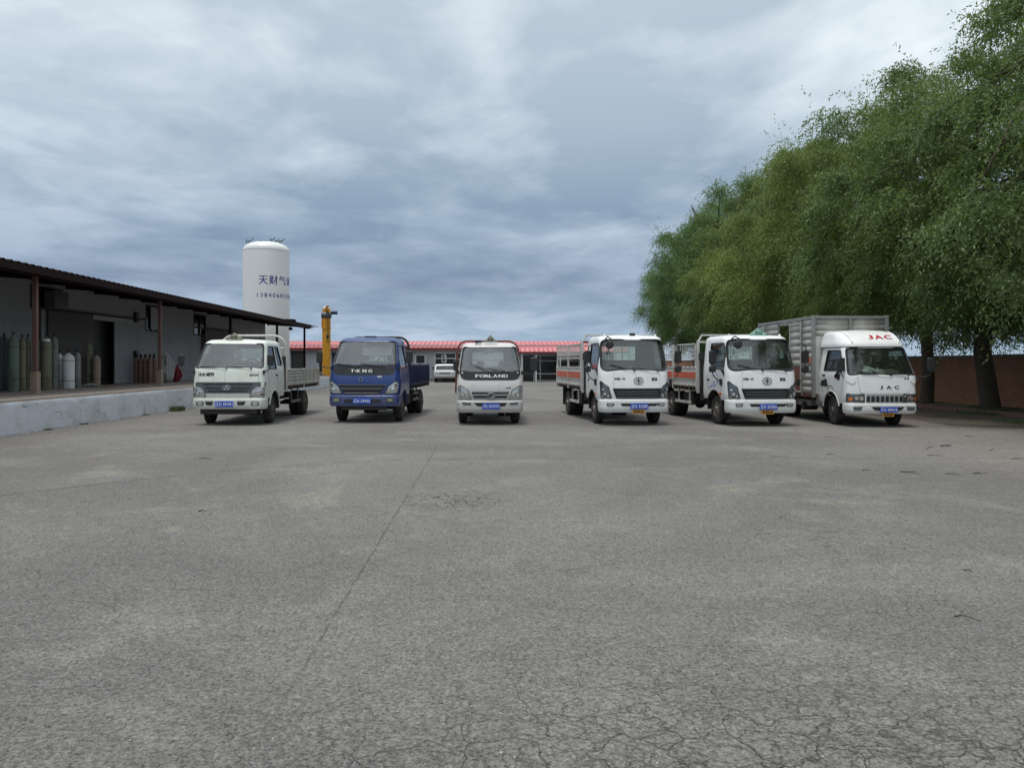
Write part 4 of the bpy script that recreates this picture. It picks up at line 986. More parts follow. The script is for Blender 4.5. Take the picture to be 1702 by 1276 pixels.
def chassis(parent, W_, y0, y1, axles, zr=.62):
    bm = bmesh.new()
    for s_ in (-1, 1): bx(bm, s_ * .36 - .035, s_ * .36 + .035, y0, y1, zr - .08, zr + .10)
    for i in range(6): yy = y0 + .3 + (y1 - y0 - .6) * i / 5; bx(bm, -.324, .324, yy, yy + .06, zr - .05, zr + .07)
    f_ = obj('chassis_frame', bm, 'chassis', parent, smooth=False)
    for ay in axles:
        bm = bmesh.new(); cyl(bm, (-W_ + .2, ay, .39), (W_ - .2, ay, .39), .055, seg=12)
        if ay > 2:
            lathe(bm, [(.03, -.17), (.14, -.1), (.17, 0), (.14, .1), (.03, .17)], 16, (0, ay, .39), 'x')
        for s_ in (-1, 1):
            for q in range(3): bx(bm, s_ * .36 - .035, s_ * .36 + .035, ay - .5 + q * .12, ay + .5 - q * .12, .44 + q * .022, .458 + q * .022)
        obj('axle', bm, 'chassis', parent)
    bm = bmesh.new(); cyl(bm, (0, .95, .55), (0, 1.9, .58), .26, .22, 14); bx(bm, -.25, .25, .55, 1.5, .42, .75); obj('engine', bm, 'chassis', parent)
    bm = bmesh.new(); cyl(bm, (0, 1.9, .55), (0, axles[-1], .42), .04, seg=8); obj('drive_shaft', bm, 'chassis', parent)

def make_truck(name, label, X, Y, yaw, c):
    """origin on the ground under the middle of the bumper front; the truck extends along +y"""
    t = thing(name, label, 'truck', (X, Y, 0), R(yaw), 'lorries parked in a row facing the camera')
    cab = Body(c['prof'], c['L'], c.get('Rx', .16), c.get('Ry', .2), c.get('bow', .05), c.get('rt', .14), c.get('crown', .03)); P = c['paint']
    hw = c['prof'][0][2]; ay = c['axle']; wb = c['wb']; zb, zt, hb, ht = c['ws']
    shell = obj('cab', cab.solid(), P, t)
    cut = [temp(cab.solid(.05, c['zin'], cab.zt - .06), c.get('lining', 'inner'))]
    wsp = trap(hb, ht, zb, zt, c.get('wsr', .07), n=5)
    bm = bmesh.new(); prism(bm, wsp, 'y', -.5, cab.L * .5); cut.append(temp(bm, 'black'))
    for sw in c['side']:
        bm = bmesh.new(); prism(bm, rpoly(sw, .04), 'x', -3, 3); cut.append(temp(bm, 'black'))
    rw = c.get('rear', (.42, zb + .12, zt - .18)); bm = bmesh.new(); prism(bm, trap(rw[0], rw[0], rw[1], rw[2], .05), 'y', cab.L - .2, cab.L + .2); cut.append(temp(bm, 'black'))
    bm = bmesh.new()
    ra = c.get('arch', .49); n_ = 28
    for s_ in (-1, 1):
        cc_ = bmesh.new(); cyl(cc_, (s_ * (hw - .38), ay, .43), (s_ * (hw + .3), ay, .43), ra, seg=n_); cut.append(temp(cc_, 'chassis'))
    bm.free()
    carve(shell, cut)
    wsm = c.get('glass', 'glass_light')
    wso = obj('windscreen', patch([wsp], cab.front, -.012, .008, .14), wsm, t)
    obj('windscreen_seal', loop_tube(wsp, cab.front, -.004, c.get('seal', .020)), 'black', wso)
    for s_ in (-1, 1):
        for k_, sw in enumerate(c['side']):
            sp = rpoly(sw, .04)
            w_ = obj('side_window', patch([sp], cab.side(s_), -.016, .006, .2), 'glass_side', t); obj('window_seal', loop_tube(sp, cab.side(s_), -.004, .014), 'black', w_)
    rp_ = trap(rw[0], rw[0], rw[1], rw[2], .05)
    obj('rear_window', patch([rp_], flat(cab.L), -.03, .006, 0), 'glass_light', t)
    # doors: seam line, handle, arch lip
    for s_ in (-1, 1):
        d0 = c['door']; sf = cab.side(s_); bmz = bmesh.new(); tube(bmz, [sf(u, v, .0005) for u, v in d0], .0055, 5)
        dr = obj('door', bmz, 'darkletter' if P != 'blue' else 'black', t)
        hy, hz = c['handle']; bm = bmesh.new(); bx(bm, s_ * (cab.sec(hz)[1] + .001) - .012, s_ * (cab.sec(hz)[1] + .001) + .012, hy, hy + .17, hz, hz + .05); obj('door_handle', bm, 'black', dr, bevel=.008)
        bm = bmesh.new(); tube(bm, [(s_ * (hw + .004), ay + ra * math.cos(a), .43 + ra * math.sin(a)) for a in np.linspace(R(c.get('lip0', 12)), R(168), 20)], .022, 7); obj('wheel_arch_trim', bm, c.get('lip', 'black'), t)
        bm = bmesh.new(); bx(bm, s_ * (hw - .22), s_ * (hw - .01), ay + ra * .98, ay + ra + .03, .38, .75) if s_ > 0 else bx(bm, s_ * (hw - .01), s_ * (hw - .22), ay + ra * .98, ay + ra + .03, .38, .75); obj('mudguard', bm, 'black', t)
    # bumper
    bp = c['bumper']; bump = Body([(bp[0], bp[3], hw + bp[2] - .03), (bp[0] + .06, .0, hw + bp[2]), (bp[1] - .02, .0, hw + bp[2]), (bp[1], .02, hw + bp[2] - .01)], .42, .15, .20, .06, .02, 0)
    bmp = obj('bumper', bump.solid(nz=8), c.get('bumpm', P), t)
    c['feat'](t, cab, bump, bmp)
    for s_ in (-1, 1):
        wheel(t, s_ * (hw - .15), ay, s_, rim=c.get('rim', 'rim'), steer=c.get('steer', 0))
        for q in (.13, .37): wheel(t, s_ * (hw - q + c.get('rw', .04)), ay + wb, s_ , rim=c.get('rim', 'rim'))
    chassis(t, hw, .5, c['bed'][1], [ay, ay + wb])
    interior(t, cab, zb, c.get('seatm', 'seat'), c.get('dash', 'dash'), c['zin'])
    for w_ in c['wipers']: wiper(t, cab, *w_)
    return t, cab, bump
def headlamp(t, cab, poly, lm='lamp', bulbs=(), amber=None):
    for s_ in (-1, 1):
        pl = [(s_ * u, v) for u, v in rpoly(poly, .03)]
        if s_ < 0: pl = pl[::-1]
        h_ = obj('headlight', patch([pl], cab.front, .008, .02, .07), lm, t)
        obj('lamp_bezel', loop_tube(pl, cab.front, .006, .009), 'black', h_)
        for (u, v, r, bm_) in bulbs:
            c0 = [(s_ * u + r * math.cos(a), v + r * math.sin(a)) for a in np.linspace(0, 2 * math.pi, 14, endpoint=False)]
            obj('reflector', patch([c0], cab.front, .012, .006, 0), bm_, h_)
            obj('reflector_ring', loop_tube(c0, cab.front, .012, .006, 5), 'lampdark', h_)
        if amber:
            pa = [(s_ * u, v) for u, v in rpoly(amber, .01)]; pa = pa if s_ > 0 else pa[::-1]
            obj('indicator', patch([pa], cab.front, .013, .006, .07), 'amber', h_)
def fp(t, name, cab, poly, m, off=.006, th=.012, r=.02, step=.12, sym=False, **k):
    for s_ in ((-1, 1) if sym else (1,)):
        pl = [(s_ * u, v) for u, v in rpoly(poly, r)]
        if s_ < 0: pl = pl[::-1]
        o_ = obj(name, patch([pl], cab.front, off, th, step), m, t, **k)
    return o_
def rect(x0, x1, z0, z1): return [(x0, z0), (x1, z0), (x1, z1), (x0, z1)]
def ell(cx, cz, a, b, n=28): return [(cx + a * math.cos(q), cz + b * math.sin(q)) for q in np.linspace(0, 2 * math.pi, n, endpoint=False)]

# --- low-sided bed
def flatbed(t, W_, y0, y1, z0, z1, m, floorm='chassis', ribs=0, head=None, tail=True, stripe=None, hinge='chassis', wallm=None, latch=True, posts=1):
    obj('bed_floor', box(-W_ + .01, W_ - .01, y0, y1, z0 - .06, z0), m, t, bevel=.006)
    bm = bmesh.new()
    n_ = 9
    for i in range(n_): yy = y0 + .15 + (y1 - y0 - .3) * i / (n_ - 1); bx(bm, -W_ + .03, W_ - .03, yy - .03, yy + .03, z0 - .16, z0 - .061)
    obj('crossmember', bm, 'chassis', t, kind='stuff')
    ns = posts + 1; seg = (y1 - y0) / ns
    for s_ in (-1, 1):
        xo = s_ * W_
        for i in range(ns):
            a, b = y0 + i * seg + .035, y0 + (i + 1) * seg - .035
            bm = bmesh.new(); xa, xb = sorted((xo - s_ * .028, xo)); bx(bm, xa, xb, a, b, z0 - .04, z1)
            sp_ = obj('side_panel', bm, m, t, bevel=.006)
            # horizontal corrugations and rims
            bm = bmesh.new(); xa, xb = sorted((xo, xo + s_ * .016))
            bx(bm, xa, xb, a, b, z1 - .05, z1 + .004); bx(bm, xa, xb, a, b, z0 - .045, z0 + .01)
            if not ribs:
                for q in (.3, .52, .74): zz = z0 + (z1 - z0) * q; bx(bm, xa, xb - s_ * 0, a + .03, b - .03, zz - .012, zz + .012)
            obj('panel_rim', bm, m, sp_, bevel=.004)
            if ribs:
                n2 = int((b - a) / ribs)
                for q in range(n2 + 1):
                    yy = a + .04 + (b - a - .08) * q / n2; bm = bmesh.new(); bx(bm, *sorted((xo, xo + s_ * .04)), yy - .022, yy + .022, z0 + .012, z1 - .052); obj('panel_rib', bm, m, sp_, smooth=False)
            if stripe:
                bm = bmesh.new(); bx(bm, *sorted((xo + s_ * .001, xo + s_ * .018)), a + .01, b - .01, z0 + (z1 - z0) * stripe[0], z0 + (z1 - z0) * stripe[1]); obj('stripe', bm, 'orange', sp_)
            bm = bmesh.new()
            nl = int((b - a) / .32)
            for q in range(nl): yy = a + .15 + q * .32; bx(bm, *sorted((xo + s_ * .001, xo + s_ * .03)), yy, yy + .07, z0 - .11, z0 - .02)
            obj('hinge', bm, hinge, sp_, smooth=False, kind='stuff')
            if latch:
                bm = bmesh.new(); 
                for q in range(nl): yy = a + .15 + q * .32; bx(bm, *sorted((xo - s_ * .02, xo + s_ * .022)), yy, yy + .05, z1 - .03, z1 + .012)
                obj('rope_hook', bm, hinge, sp_, smooth=False, kind='stuff')
        for i in range(ns + 1):
            yy = y0 + i * seg; bm = bmesh.new(); bx(bm, *sorted((xo - s_ * .04, xo + s_ * .02)), yy - .03, yy + .03, z0 - .16, z1 + .03); obj('stake_post', bm, m, t, bevel=.006)
    obj('tailgate', box(-W_ + .03, W_ - .03, y1 - .03, y1, z0 - .03, z1), m, t, bevel=.006)
    obj('headboard', box(-W_ + .03, W_ - .03, y0, y0 + .03, z0, head or z1), wallm or m, t, bevel=.006)
    # side guard, rear lamps, spare wheel / tank
    return t
def guard(t, W_, y0, y1, z=.52, m='bedwhite', two=False):
    for s_ in (-1, 1):
        bm = bmesh.new(); bx(bm, *sorted((s_ * (W_ - .06), s_ * (W_ - .02))), y0, y1, z - .04, z + .04)
        if two: bx(bm, *sorted((s_ * (W_ - .06), s_ * (W_ - .02))), y0, y1, z + .16, z + .22)
        for q in (.15, .85): yy = y0 + (y1 - y0) * q; bx(bm, *sorted((s_ * (W_ - .10), s_ * (W_ - .061))), yy - .02, yy + .02, z - .02, z + .42)
        obj('side_guard', bm, m, t, bevel=.004)
def fuel_tank(t, sgn, y0, y1, W_, m='chassis'):
    bm = bmesh.new(); pl = rpoly([(y0, .42), (y1, .42), (y1, .78), (y0, .78)], .06); prism(bm, pl, 'x', *sorted((sgn * (W_ - .55), sgn * (W_ - .12)))); obj('fuel_tank', bm, m, t)
def hoop(t, y, hw, z0, z1, r, m, rc=.3, name='headboard_rack', bars=()):
    pts = []
    for s_ in (-1, 1):
        seq = [(s_ * hw, z0), (s_ * hw, z1 - rc)] + [(s_ * (hw - rc + rc * math.cos(a)), z1 - rc + rc * math.sin(a)) for a in np.linspace(.25, math.pi / 2, 6)]
        pts += seq if s_ < 0 else seq[::-1]
    bm = bmesh.new(); tube(bm, [(x, y, z) for x, z in pts], r, 8); o_ = obj(name, bm, m, t)
    bm = bmesh.new()
    for zz in bars: cyl(bm, (-hw, y, zz), (hw, y, zz), r * .8, seg=8)
    if bars: obj('rack_bar', bm, m, o_)
    return o_

# ---- truck 1: greenish white, grey band
def feat1(t, cab, bump, bmp):
    fp(t, 'grille_band', cab, rect(-.965, .965, 1.03, 1.155), 'greyband', .007, .02, .01)
    fp(t, 'grille', cab, [(-.62, .86), (.62, .86), (.70, 1.035), (-.70, 1.035)], 'greyband', .007, .02, .02)
    for (z0_, z1_, w0) in ((1.085, 1.112, .66), (.985, 1.012, .60), (.905, .935, .53)): fp(t, 'grille_slot', cab, [(-w0 + .02, z0_), (w0 - .02, z0_), (w0, z1_), (-w0, z1_)], 'gloss_black', .013, .008, .01)
    fp(t, 'lower_panel', cab, rect(-.56, .56, .745, .835), 'cream', .010, .012, .01)
    e_ = obj('emblem', patch([ell(-.02, 1.005, .115, .062)], cab.front, .03, .02, 0), 'greyband', t)
    obj('emblem_rim', loop_tube(ell(-.02, 1.005, .112, .060), cab.front, .032, .010), 'chrome', e_)
    obj('emblem_mark', patch([[(-.085, .968), (-.055, .968), (-.02, 1.03), (.015, .968), (.045, .968), (-.005, 1.058), (-.035, 1.058)]], cab.front, .036, .008, 0), 'chrome', e_)
    headlamp(t, cab, [(.58, .755), (.93, .755), (.955, 1.005), (.70, 1.005), (.63, .93)], 'lamp', [(.80, .865, .055, 'bulb'), (.90, .83, .028, 'lampdark')])
    obj('lettering', lettering('北京', -.70, 1.36, .17, .085, cab.front, .006, .006, bold=.004), 'darkletter', t)
    obj('lettering', lettering('威铃', -.48, 1.365, .22, .10, cab.front, .006, .006, bold=.005), 'darkletter', t)
    obj('lettering', lettering('BAW', .69, 1.345, .22, .055, cab.front, .006, .006, bold=.006), 'greyband', t)
    for s_ in (-1, 1):
        fp(t, 'bonnet_seam', cab, rect(s_ * .80 - .003, s_ * .80 + .003, 1.16, 1.48), 'black', .002, .004, .001)
    fp(t, 'bonnet_seam', cab, rect(-.082, -.076, 1.16, 1.48), 'greyband', .002, .004, .001)
    obj('plate_holder', box(-.34, .20, -.012, .02, .485, .665), 'letter', bmp); plate(t, -.03, -.07, .575, '辽G·EP491', .50, .155)
    for s_ in (-1, 1):
        f_ = obj('fog_light', patch([[(s_ * u, v) for u, v in rpoly(rect(.62, .84, .535, .64), .05)][::s_]], bump.front, .004, .01, .1), 'lampdark', bmp)
        obj('fog_lens', patch([ell(s_ * .73, .588, .075, .040, 16)], bump.front, .010, .006, 0), 'bulb', bmp)
    fp(bmp, 'bumper_vent', bump, [(.28, .545), (.44, .545), (.50, .645), (.26, .645)], 'black', .004, .01, .015)
    fp(bmp, 'bumper_vent', bump, [(-.55, .545), (-.40, .545), (-.36, .645), (-.60, .645)], 'black', .004, .01, .015)
    obj('bumper_step', box(-.75, .75, .10, .30, .30, .45), 'chassis', t, bevel=.02)
    roof_sign(t, -.03, .65, 2.30, .50, .20)
    for s_, cx in ((1, 1.12), (-1, 1.26)): mirror(t, s_, (.93, .16, 1.42), (cx if s_ < 0 else 1.06, .12 if s_ < 0 else .30, 1.74), .165, .30)
T1 = dict(prof=[(.72, .06, .96), (.85, .04, .98), (1.16, .055, .98), (1.48, .10, .97), (1.56, .14, .96), (2.20, .52, .84), (2.30, .60, .81)], L=2.05, paint='cream', axle=1.05, wb=3.5,
    ws=(1.535, 2.185, .90, .795), zin=1.05, side=[[(.66, 1.50), (1.25, 1.50), (1.27, 2.12), (.78, 2.12), (.46, 1.66), (.46, 1.50)], [(1.42, 1.60), (1.86, 1.60), (1.72, 2.12), (1.38, 2.12)]],
    door=[(1.33, 2.17), (1.34, 1.3), (1.32, 1.0), (1.2, .96)], handle=(1.12, 1.30), bumper=(.44, .73, .02, .03), bed=(2.2, 6.3), feat=feat1, lip='cream', lip0=2,
    wipers=[(-.05, 1.52, -.72, 1.555), (.60, 1.52, -.02, 1.565)], seatm='seatcover', dash='dashlight', lining='inner_light', rt=.12, rear=(.50, 1.66, 2.08), steer=R(4))
t1, cab1, b1 = make_truck('flatbed_truck', 'greenish white flatbed lorry with grey grille band, parked beside the loading dock', -6.89, 19.9, 0, T1)
flatbed(t1, 1.00, 2.20, 6.35, 1.04, 1.47, 'bedcream', hinge='rustdark', posts=1, tail=True, latch=True)
hoop(t1, 2.26, .96, 1.0, 2.47, .032, 'bedwhite', .36, bars=(1.75, 2.1))
hb_ = obj('headboard_post', box(.88, .97, 2.12, 2.19, .86, 1.86), 'chassis', t1); obj('headboard_post', box(-.97, -.88, 2.12, 2.19, .86, 1.86), 'chassis', t1)
guard(t1, .98, 2.9, 4.0, .50, 'greyband')
fuel_tank(t1, -1, 2.4, 3.3, .98)
bm = bmesh.new()
for i in range(60): s_ = rnd.uniform(.05, .16); bx(bm, -s_, s_, -s_ * 1.5, s_ * 1.5, -.02, .03, Matrix.Translation((rnd.uniform(-.85, .85), rnd.uniform(2.4, 6.2), 1.05 + rnd.uniform(.30, .36))) @ Matrix.Rotation(rnd.uniform(0, 3), 4, 'Z'))
for i in range(5): bx(bm, -.9, .9, 2.4 + i * .8, 2.45 + i * .8, 1.0, 1.36)
tag(obj('loose_load', bm, 'bedcream', loc=(t1.location.x, t1.location.y, 0)), 'brown sheets and scraps filling the bed of the greenish white flatbed', 'load', kind='stuff')

# ---- truck 2: blue
def feat2(t, cab, bump, bmp):
    fp(t, 'black_panel', cab, [(-.84, 1.37), (-.72, 1.33), (.72, 1.33), (.84, 1.37), (.90, 1.60), (-.90, 1.60)], 'gloss_black', .004, .012, .04)
    for s_, w_, x_ in (('T', .085, -.315), ('·', .035, -.232), ('K', .10, -.135), ('N', .10, .025), ('G', .10, .185)):
        obj('lettering', lettering(s_, x_, 1.445, w_, .085 if s_ != '·' else .03, cab.front, .010, .006, bold=.005), 'letter', t)
    obj('lettering', lettering('奥铃', .45, 1.285, .12, .05, cab.front, .006, .005, bold=.003), 'letter', t)
    e_ = obj('emblem', patch([ell(-.06, 1.21, .05, .05, 20)], cab.front, .012, .012, 0), 'darkblue', t); obj('emblem_rim', loop_tube(ell(-.06, 1.21, .05, .05, 20), cab.front, .014, .005), 'chrome', e_)
    g_ = fp(t, 'grille', cab, [(-.52, .80), (.42, .80), (.58, .98), (.64, 1.05), (-.70, 1.05), (-.62, .98)], 'black', .006, .012, .04)
    fp(t, 'grille_bar', cab, [(-.58, .935), (.50, .935), (.56, .975), (-.64, .975)], 'greyband', .022, .018, .015)
    fp(t, 'grille_bar', cab, [(-.48, .83), (.38, .83), (.46, .85), (-.56, .85)], 'chrome', .014, .01, .01)
    fp(t, 'grille_trim', cab, [(-.70, 1.045), (.64, 1.045), (.66, 1.075), (-.72, 1.075)], 'greyband', .02, .02, .01)
    headlamp(t, cab, [(.60, .815), (.93, .84), (.965, 1.10), (.90, 1.17), (.70, 1.02)], 'lamp', [(.82, .97, .052, 'bulb'), (.71, .90, .040, 'bulb'), (.90, 1.05, .028, 'lampdark')])
    plate(t, -.035, -.02, .625, '辽G·ZP035', .50, .15)
    fp(bmp, 'bumper_slot', bump, rect(-.52, .50, .565, .66), 'black', .004, .01, .02)
    for s_ in (-1, 1):
        f_ = obj('fog_light', patch([[(s_ * u, v) for u, v in rpoly(rect(.64, .84, .59, .70), .03)][::s_]], bump.front, .005, .01, .1), 'black' if s_ > 0 else 'lampdark', bmp)
        obj('fog_lens', patch([[(s_ * u, v) for u, v in rpoly(rect(.67, .82, .605, .685), .02)][::s_]], bump.front, .010, .006, 0), 'olive_lens', bmp)
    bm = box(-.16, .16, .95, 1.30, 2.395, 2.44); obj('roof_hatch', bm, 'black', t, bevel=.01)
    bm = box(-.62, .62, .10, .26, .36, .47); obj('bumper_step', bm, 'chassis', t, bevel=.02)
    mirror(t, -1, (.93, .22, 1.52), (1.25, .15, 1.83), .16, .33); mirror(t, 1, (.93, .25, 1.50), (1.24, .30, 1.83), .19, .34)
M['olive_lens'] = mat('yellowish_fog_lens', (.25, .26, .13), .25, 0, .3, (.1, .1, .06), 8, coat=.6)
T2 = dict(prof=[(.74, .07, .97), (.90, .05, 1.0), (1.15, .06, 1.0), (1.34, .09, .985), (1.62, .16, .96), (2.27, .56, .83), (2.39, .66, .80)], L=1.95, paint='blue', axle=1.05, wb=3.55,
    ws=(1.615, 2.27, .885, .79), zin=1.05, side=[[(.62, 1.52), (1.55, 1.52), (1.50, 2.16), (.80, 2.16), (.44, 1.72), (.44, 1.52)]],
    door=[(1.62, 2.2), (1.64, 1.3), (1.60, 1.0), (1.5, .95)], handle=(1.38, 1.28), bumper=(.47, .78, .015, .03), bed=(2.2, 6.3), feat=feat2, lip='blue', lip0=2,
    wipers=[(-.14, 1.56, -.72, 1.63), (.55, 1.55, -.05, 1.63)], rt=.13, rear=(.45, 1.72, 2.16), Ry=.24, lining='inner_light', seatm='seat', dash='dashlight', rw=.02)
t2, cab2, b2 = make_truck('flatbed_truck', 'dark blue flatbed lorry with black badge panel, second from the left', -3.43, 20.7, -3.2, T2)
flatbed(t2, .99, 2.15, 6.2, 1.03, 1.62, 'darkblue', ribs=.30, hinge='chassis', posts=1, latch=False)
hoop(t2, 2.2, .92, 1.0, 2.44, .035, 'black', .30, bars=(1.9, 2.15)); guard(t2, .98, 2.9, 4.0, .52, 'greyband', True); fuel_tank(t2, 1, 2.3, 3.0, .98); fuel_tank(t2, -1, 2.4, 3.2, .98)
obj('fender', tube(bmesh.new(), [(.93, 1.05 + .55 * math.cos(a), .40 + .55 * math.sin(a)) for a in np.linspace(.1, 1.2, 8)], .05, 8), 'blue', t2)
bm = bmesh.new(); cyl(bm, (.80, 2.1, 1.3), (.80, 2.1, 2.0), .09, seg=12); obj('air_intake', bm, 'black', t2)

# ---- truck 3: small white
def feat3(t, cab, bump, bmp):
    fp(t, 'black_panel', cab, [(-.76, 1.235), (-.62, 1.20), (.62, 1.20), (.76, 1.235), (.83, 1.44), (-.83, 1.44)], 'gloss_black', .004, .012, .04)
    for ch, x_ in zip('FORLAND', (-.385, -.265, -.140, -.025, .095, .235, .37)):
        if x_ is not None: obj('lettering', lettering(ch, x_ + .045, 1.315, .105, .080, cab.front, .010, .006, bold=.006), 'letter', t)
    fp(t, 'lower_seam', cab, rect(-.50, .50, .905, .912), 'black', .003, .004, .002)
    for (z0_, z1_, w0, w1) in ((.835, .885, .48, .50), (.735, .785, .43, .46)): fp(t, 'grille_slot', cab, [(-w0, z0_), (w0, z0_), (w1, z1_), (-w1, z1_)], 'gloss_black', .006, .01, .01)
    fp(t, 'grille_bar', cab, rect(-.50, .50, .792, .828), 'greylight', .016, .014, .01); fp(t, 'grille_bar', cab, rect(-.46, .46, .700, .728), 'greylight', .014, .014, .01)
    e_ = obj('emblem', patch([ell(.02, .795, .105, .075)], cab.front, .036, .02, 0), 'greylight', t); obj('emblem_rim', loop_tube(ell(.02, .795, .102, .072), cab.front, .038, .010), 'chrome', e_)
    obj('emblem_mark', patch([[(-.05, .765), (.00, .765), (.05, .815), (.085, .80), (.04, .84), (-.01, .83), (-.04, .79), (-.065, .79)]], cab.front, .044, .008, 0), 'gloss_black', e_)
    obj('lettering', lettering('时代', .49, 1.0, .12, .035, cab.front, .006, .005, bold=.003), 'darkletter', t)
    headlamp(t, cab, [(.50, .69), (.80, .71), (.85, 1.02), (.80, 1.065), (.58, .93)], 'lamp', [(.73, .84, .048, 'bulb'), (.62, .79, .040, 'bulb'), (.80, .95, .028, 'bulb')])
    fp(bmp, 'bumper_slot', bump, [(-.34, .515), (.38, .515), (.46, .605), (-.44, .605)], 'gloss_black', .005, .01, .02)
    plate(t, -.03, .02, .515, '辽J·QU553', .47, .15)
    for s_ in (-1, 1):
        obj('fog_light', patch([[(s_ * u, v) for u, v in rpoly([(.52, .545), (.72, .545), (.76, .625), (.50, .60)], .02)][::s_]], bump.front, .006, .01, .1), 'lampdark', bmp)
    roof_sign(t, .03, .60, 2.235, .38, .19)
    bm = bmesh.new(); cyl(bm, (-.40, .62, 2.25), (-.22, .62, 2.25), .04, seg=10); cyl(bm, (-.35, .6, 2.20), (-.35, .6, 2.26), .02, seg=6); obj('roof_lamp', bm, 'black', t)
    mirror(t, -1, (.86, .25, 1.42), (.93, .42, 1.60), .12, .30); mirror(t, 1, (.86, .12, 1.40), (1.17, .05, 1.63), .21, .36)
M['greylight'] = mat('light_grey_plastic', (.30, .30, .29), .4, 0, .3, (.2, .19, .17), 4)
T3 = dict(prof=[(.66, .07, .875), (.80, .04, .895), (1.05, .05, .895), (1.20, .08, .885), (1.44, .13, .87), (2.10, .50, .745), (2.215, .60, .72)], L=1.80, paint='silverwhite', axle=1.0, wb=3.0,
    ws=(1.445, 2.095, .815, .72), zin=1.0, side=[[(.58, 1.40), (1.45, 1.40), (1.38, 2.02), (.74, 2.02), (.42, 1.60), (.42, 1.40)]],
    door=[(1.52, 2.05), (1.54, 1.2), (1.50, .95), (1.4, .92)], handle=(1.28, 1.18), bumper=(.34, .66, .012, .05), bed=(2.0, 5.2), feat=feat3, lip='silverwhite', lip0=2,
    wipers=[(.02, 1.40, -.42, 1.60), (.50, 1.41, -.0, 1.50)], rt=.12, rear=(.45, 1.56, 1.98), bow=.07, lining='inner_light', dash='dashlight', seatm='seat', rw=.0)
t3, cab3, b3 = make_truck('flatbed_truck', 'small white lorry with rusty red bed rack seen head on, third from the left', .08, 20.0, 2.0, T3)
flatbed(t3, .93, 1.95, 5.1, .95, 1.35, 'rustred', hinge='chassis', posts=1, latch=False)
hoop(t3, 2.0, .88, .9, 2.30, .028, 'rustred', .28, bars=(1.75, 2.05))
for s_ in (-1, 1):
    bm = bmesh.new()
    for q in range(7): yy = 2.1 + q * .49; bx(bm, *sorted((s_ * .90, s_ * .93)), yy, yy + .04, 1.36, 1.95)
    bx(bm, *sorted((s_ * .895, s_ * .935)), 2.05, 5.1, 1.95, 1.99); obj('cage_side', bm, 'rustred', t3)
fuel_tank(t3, -1, 2.2, 2.9, .9)

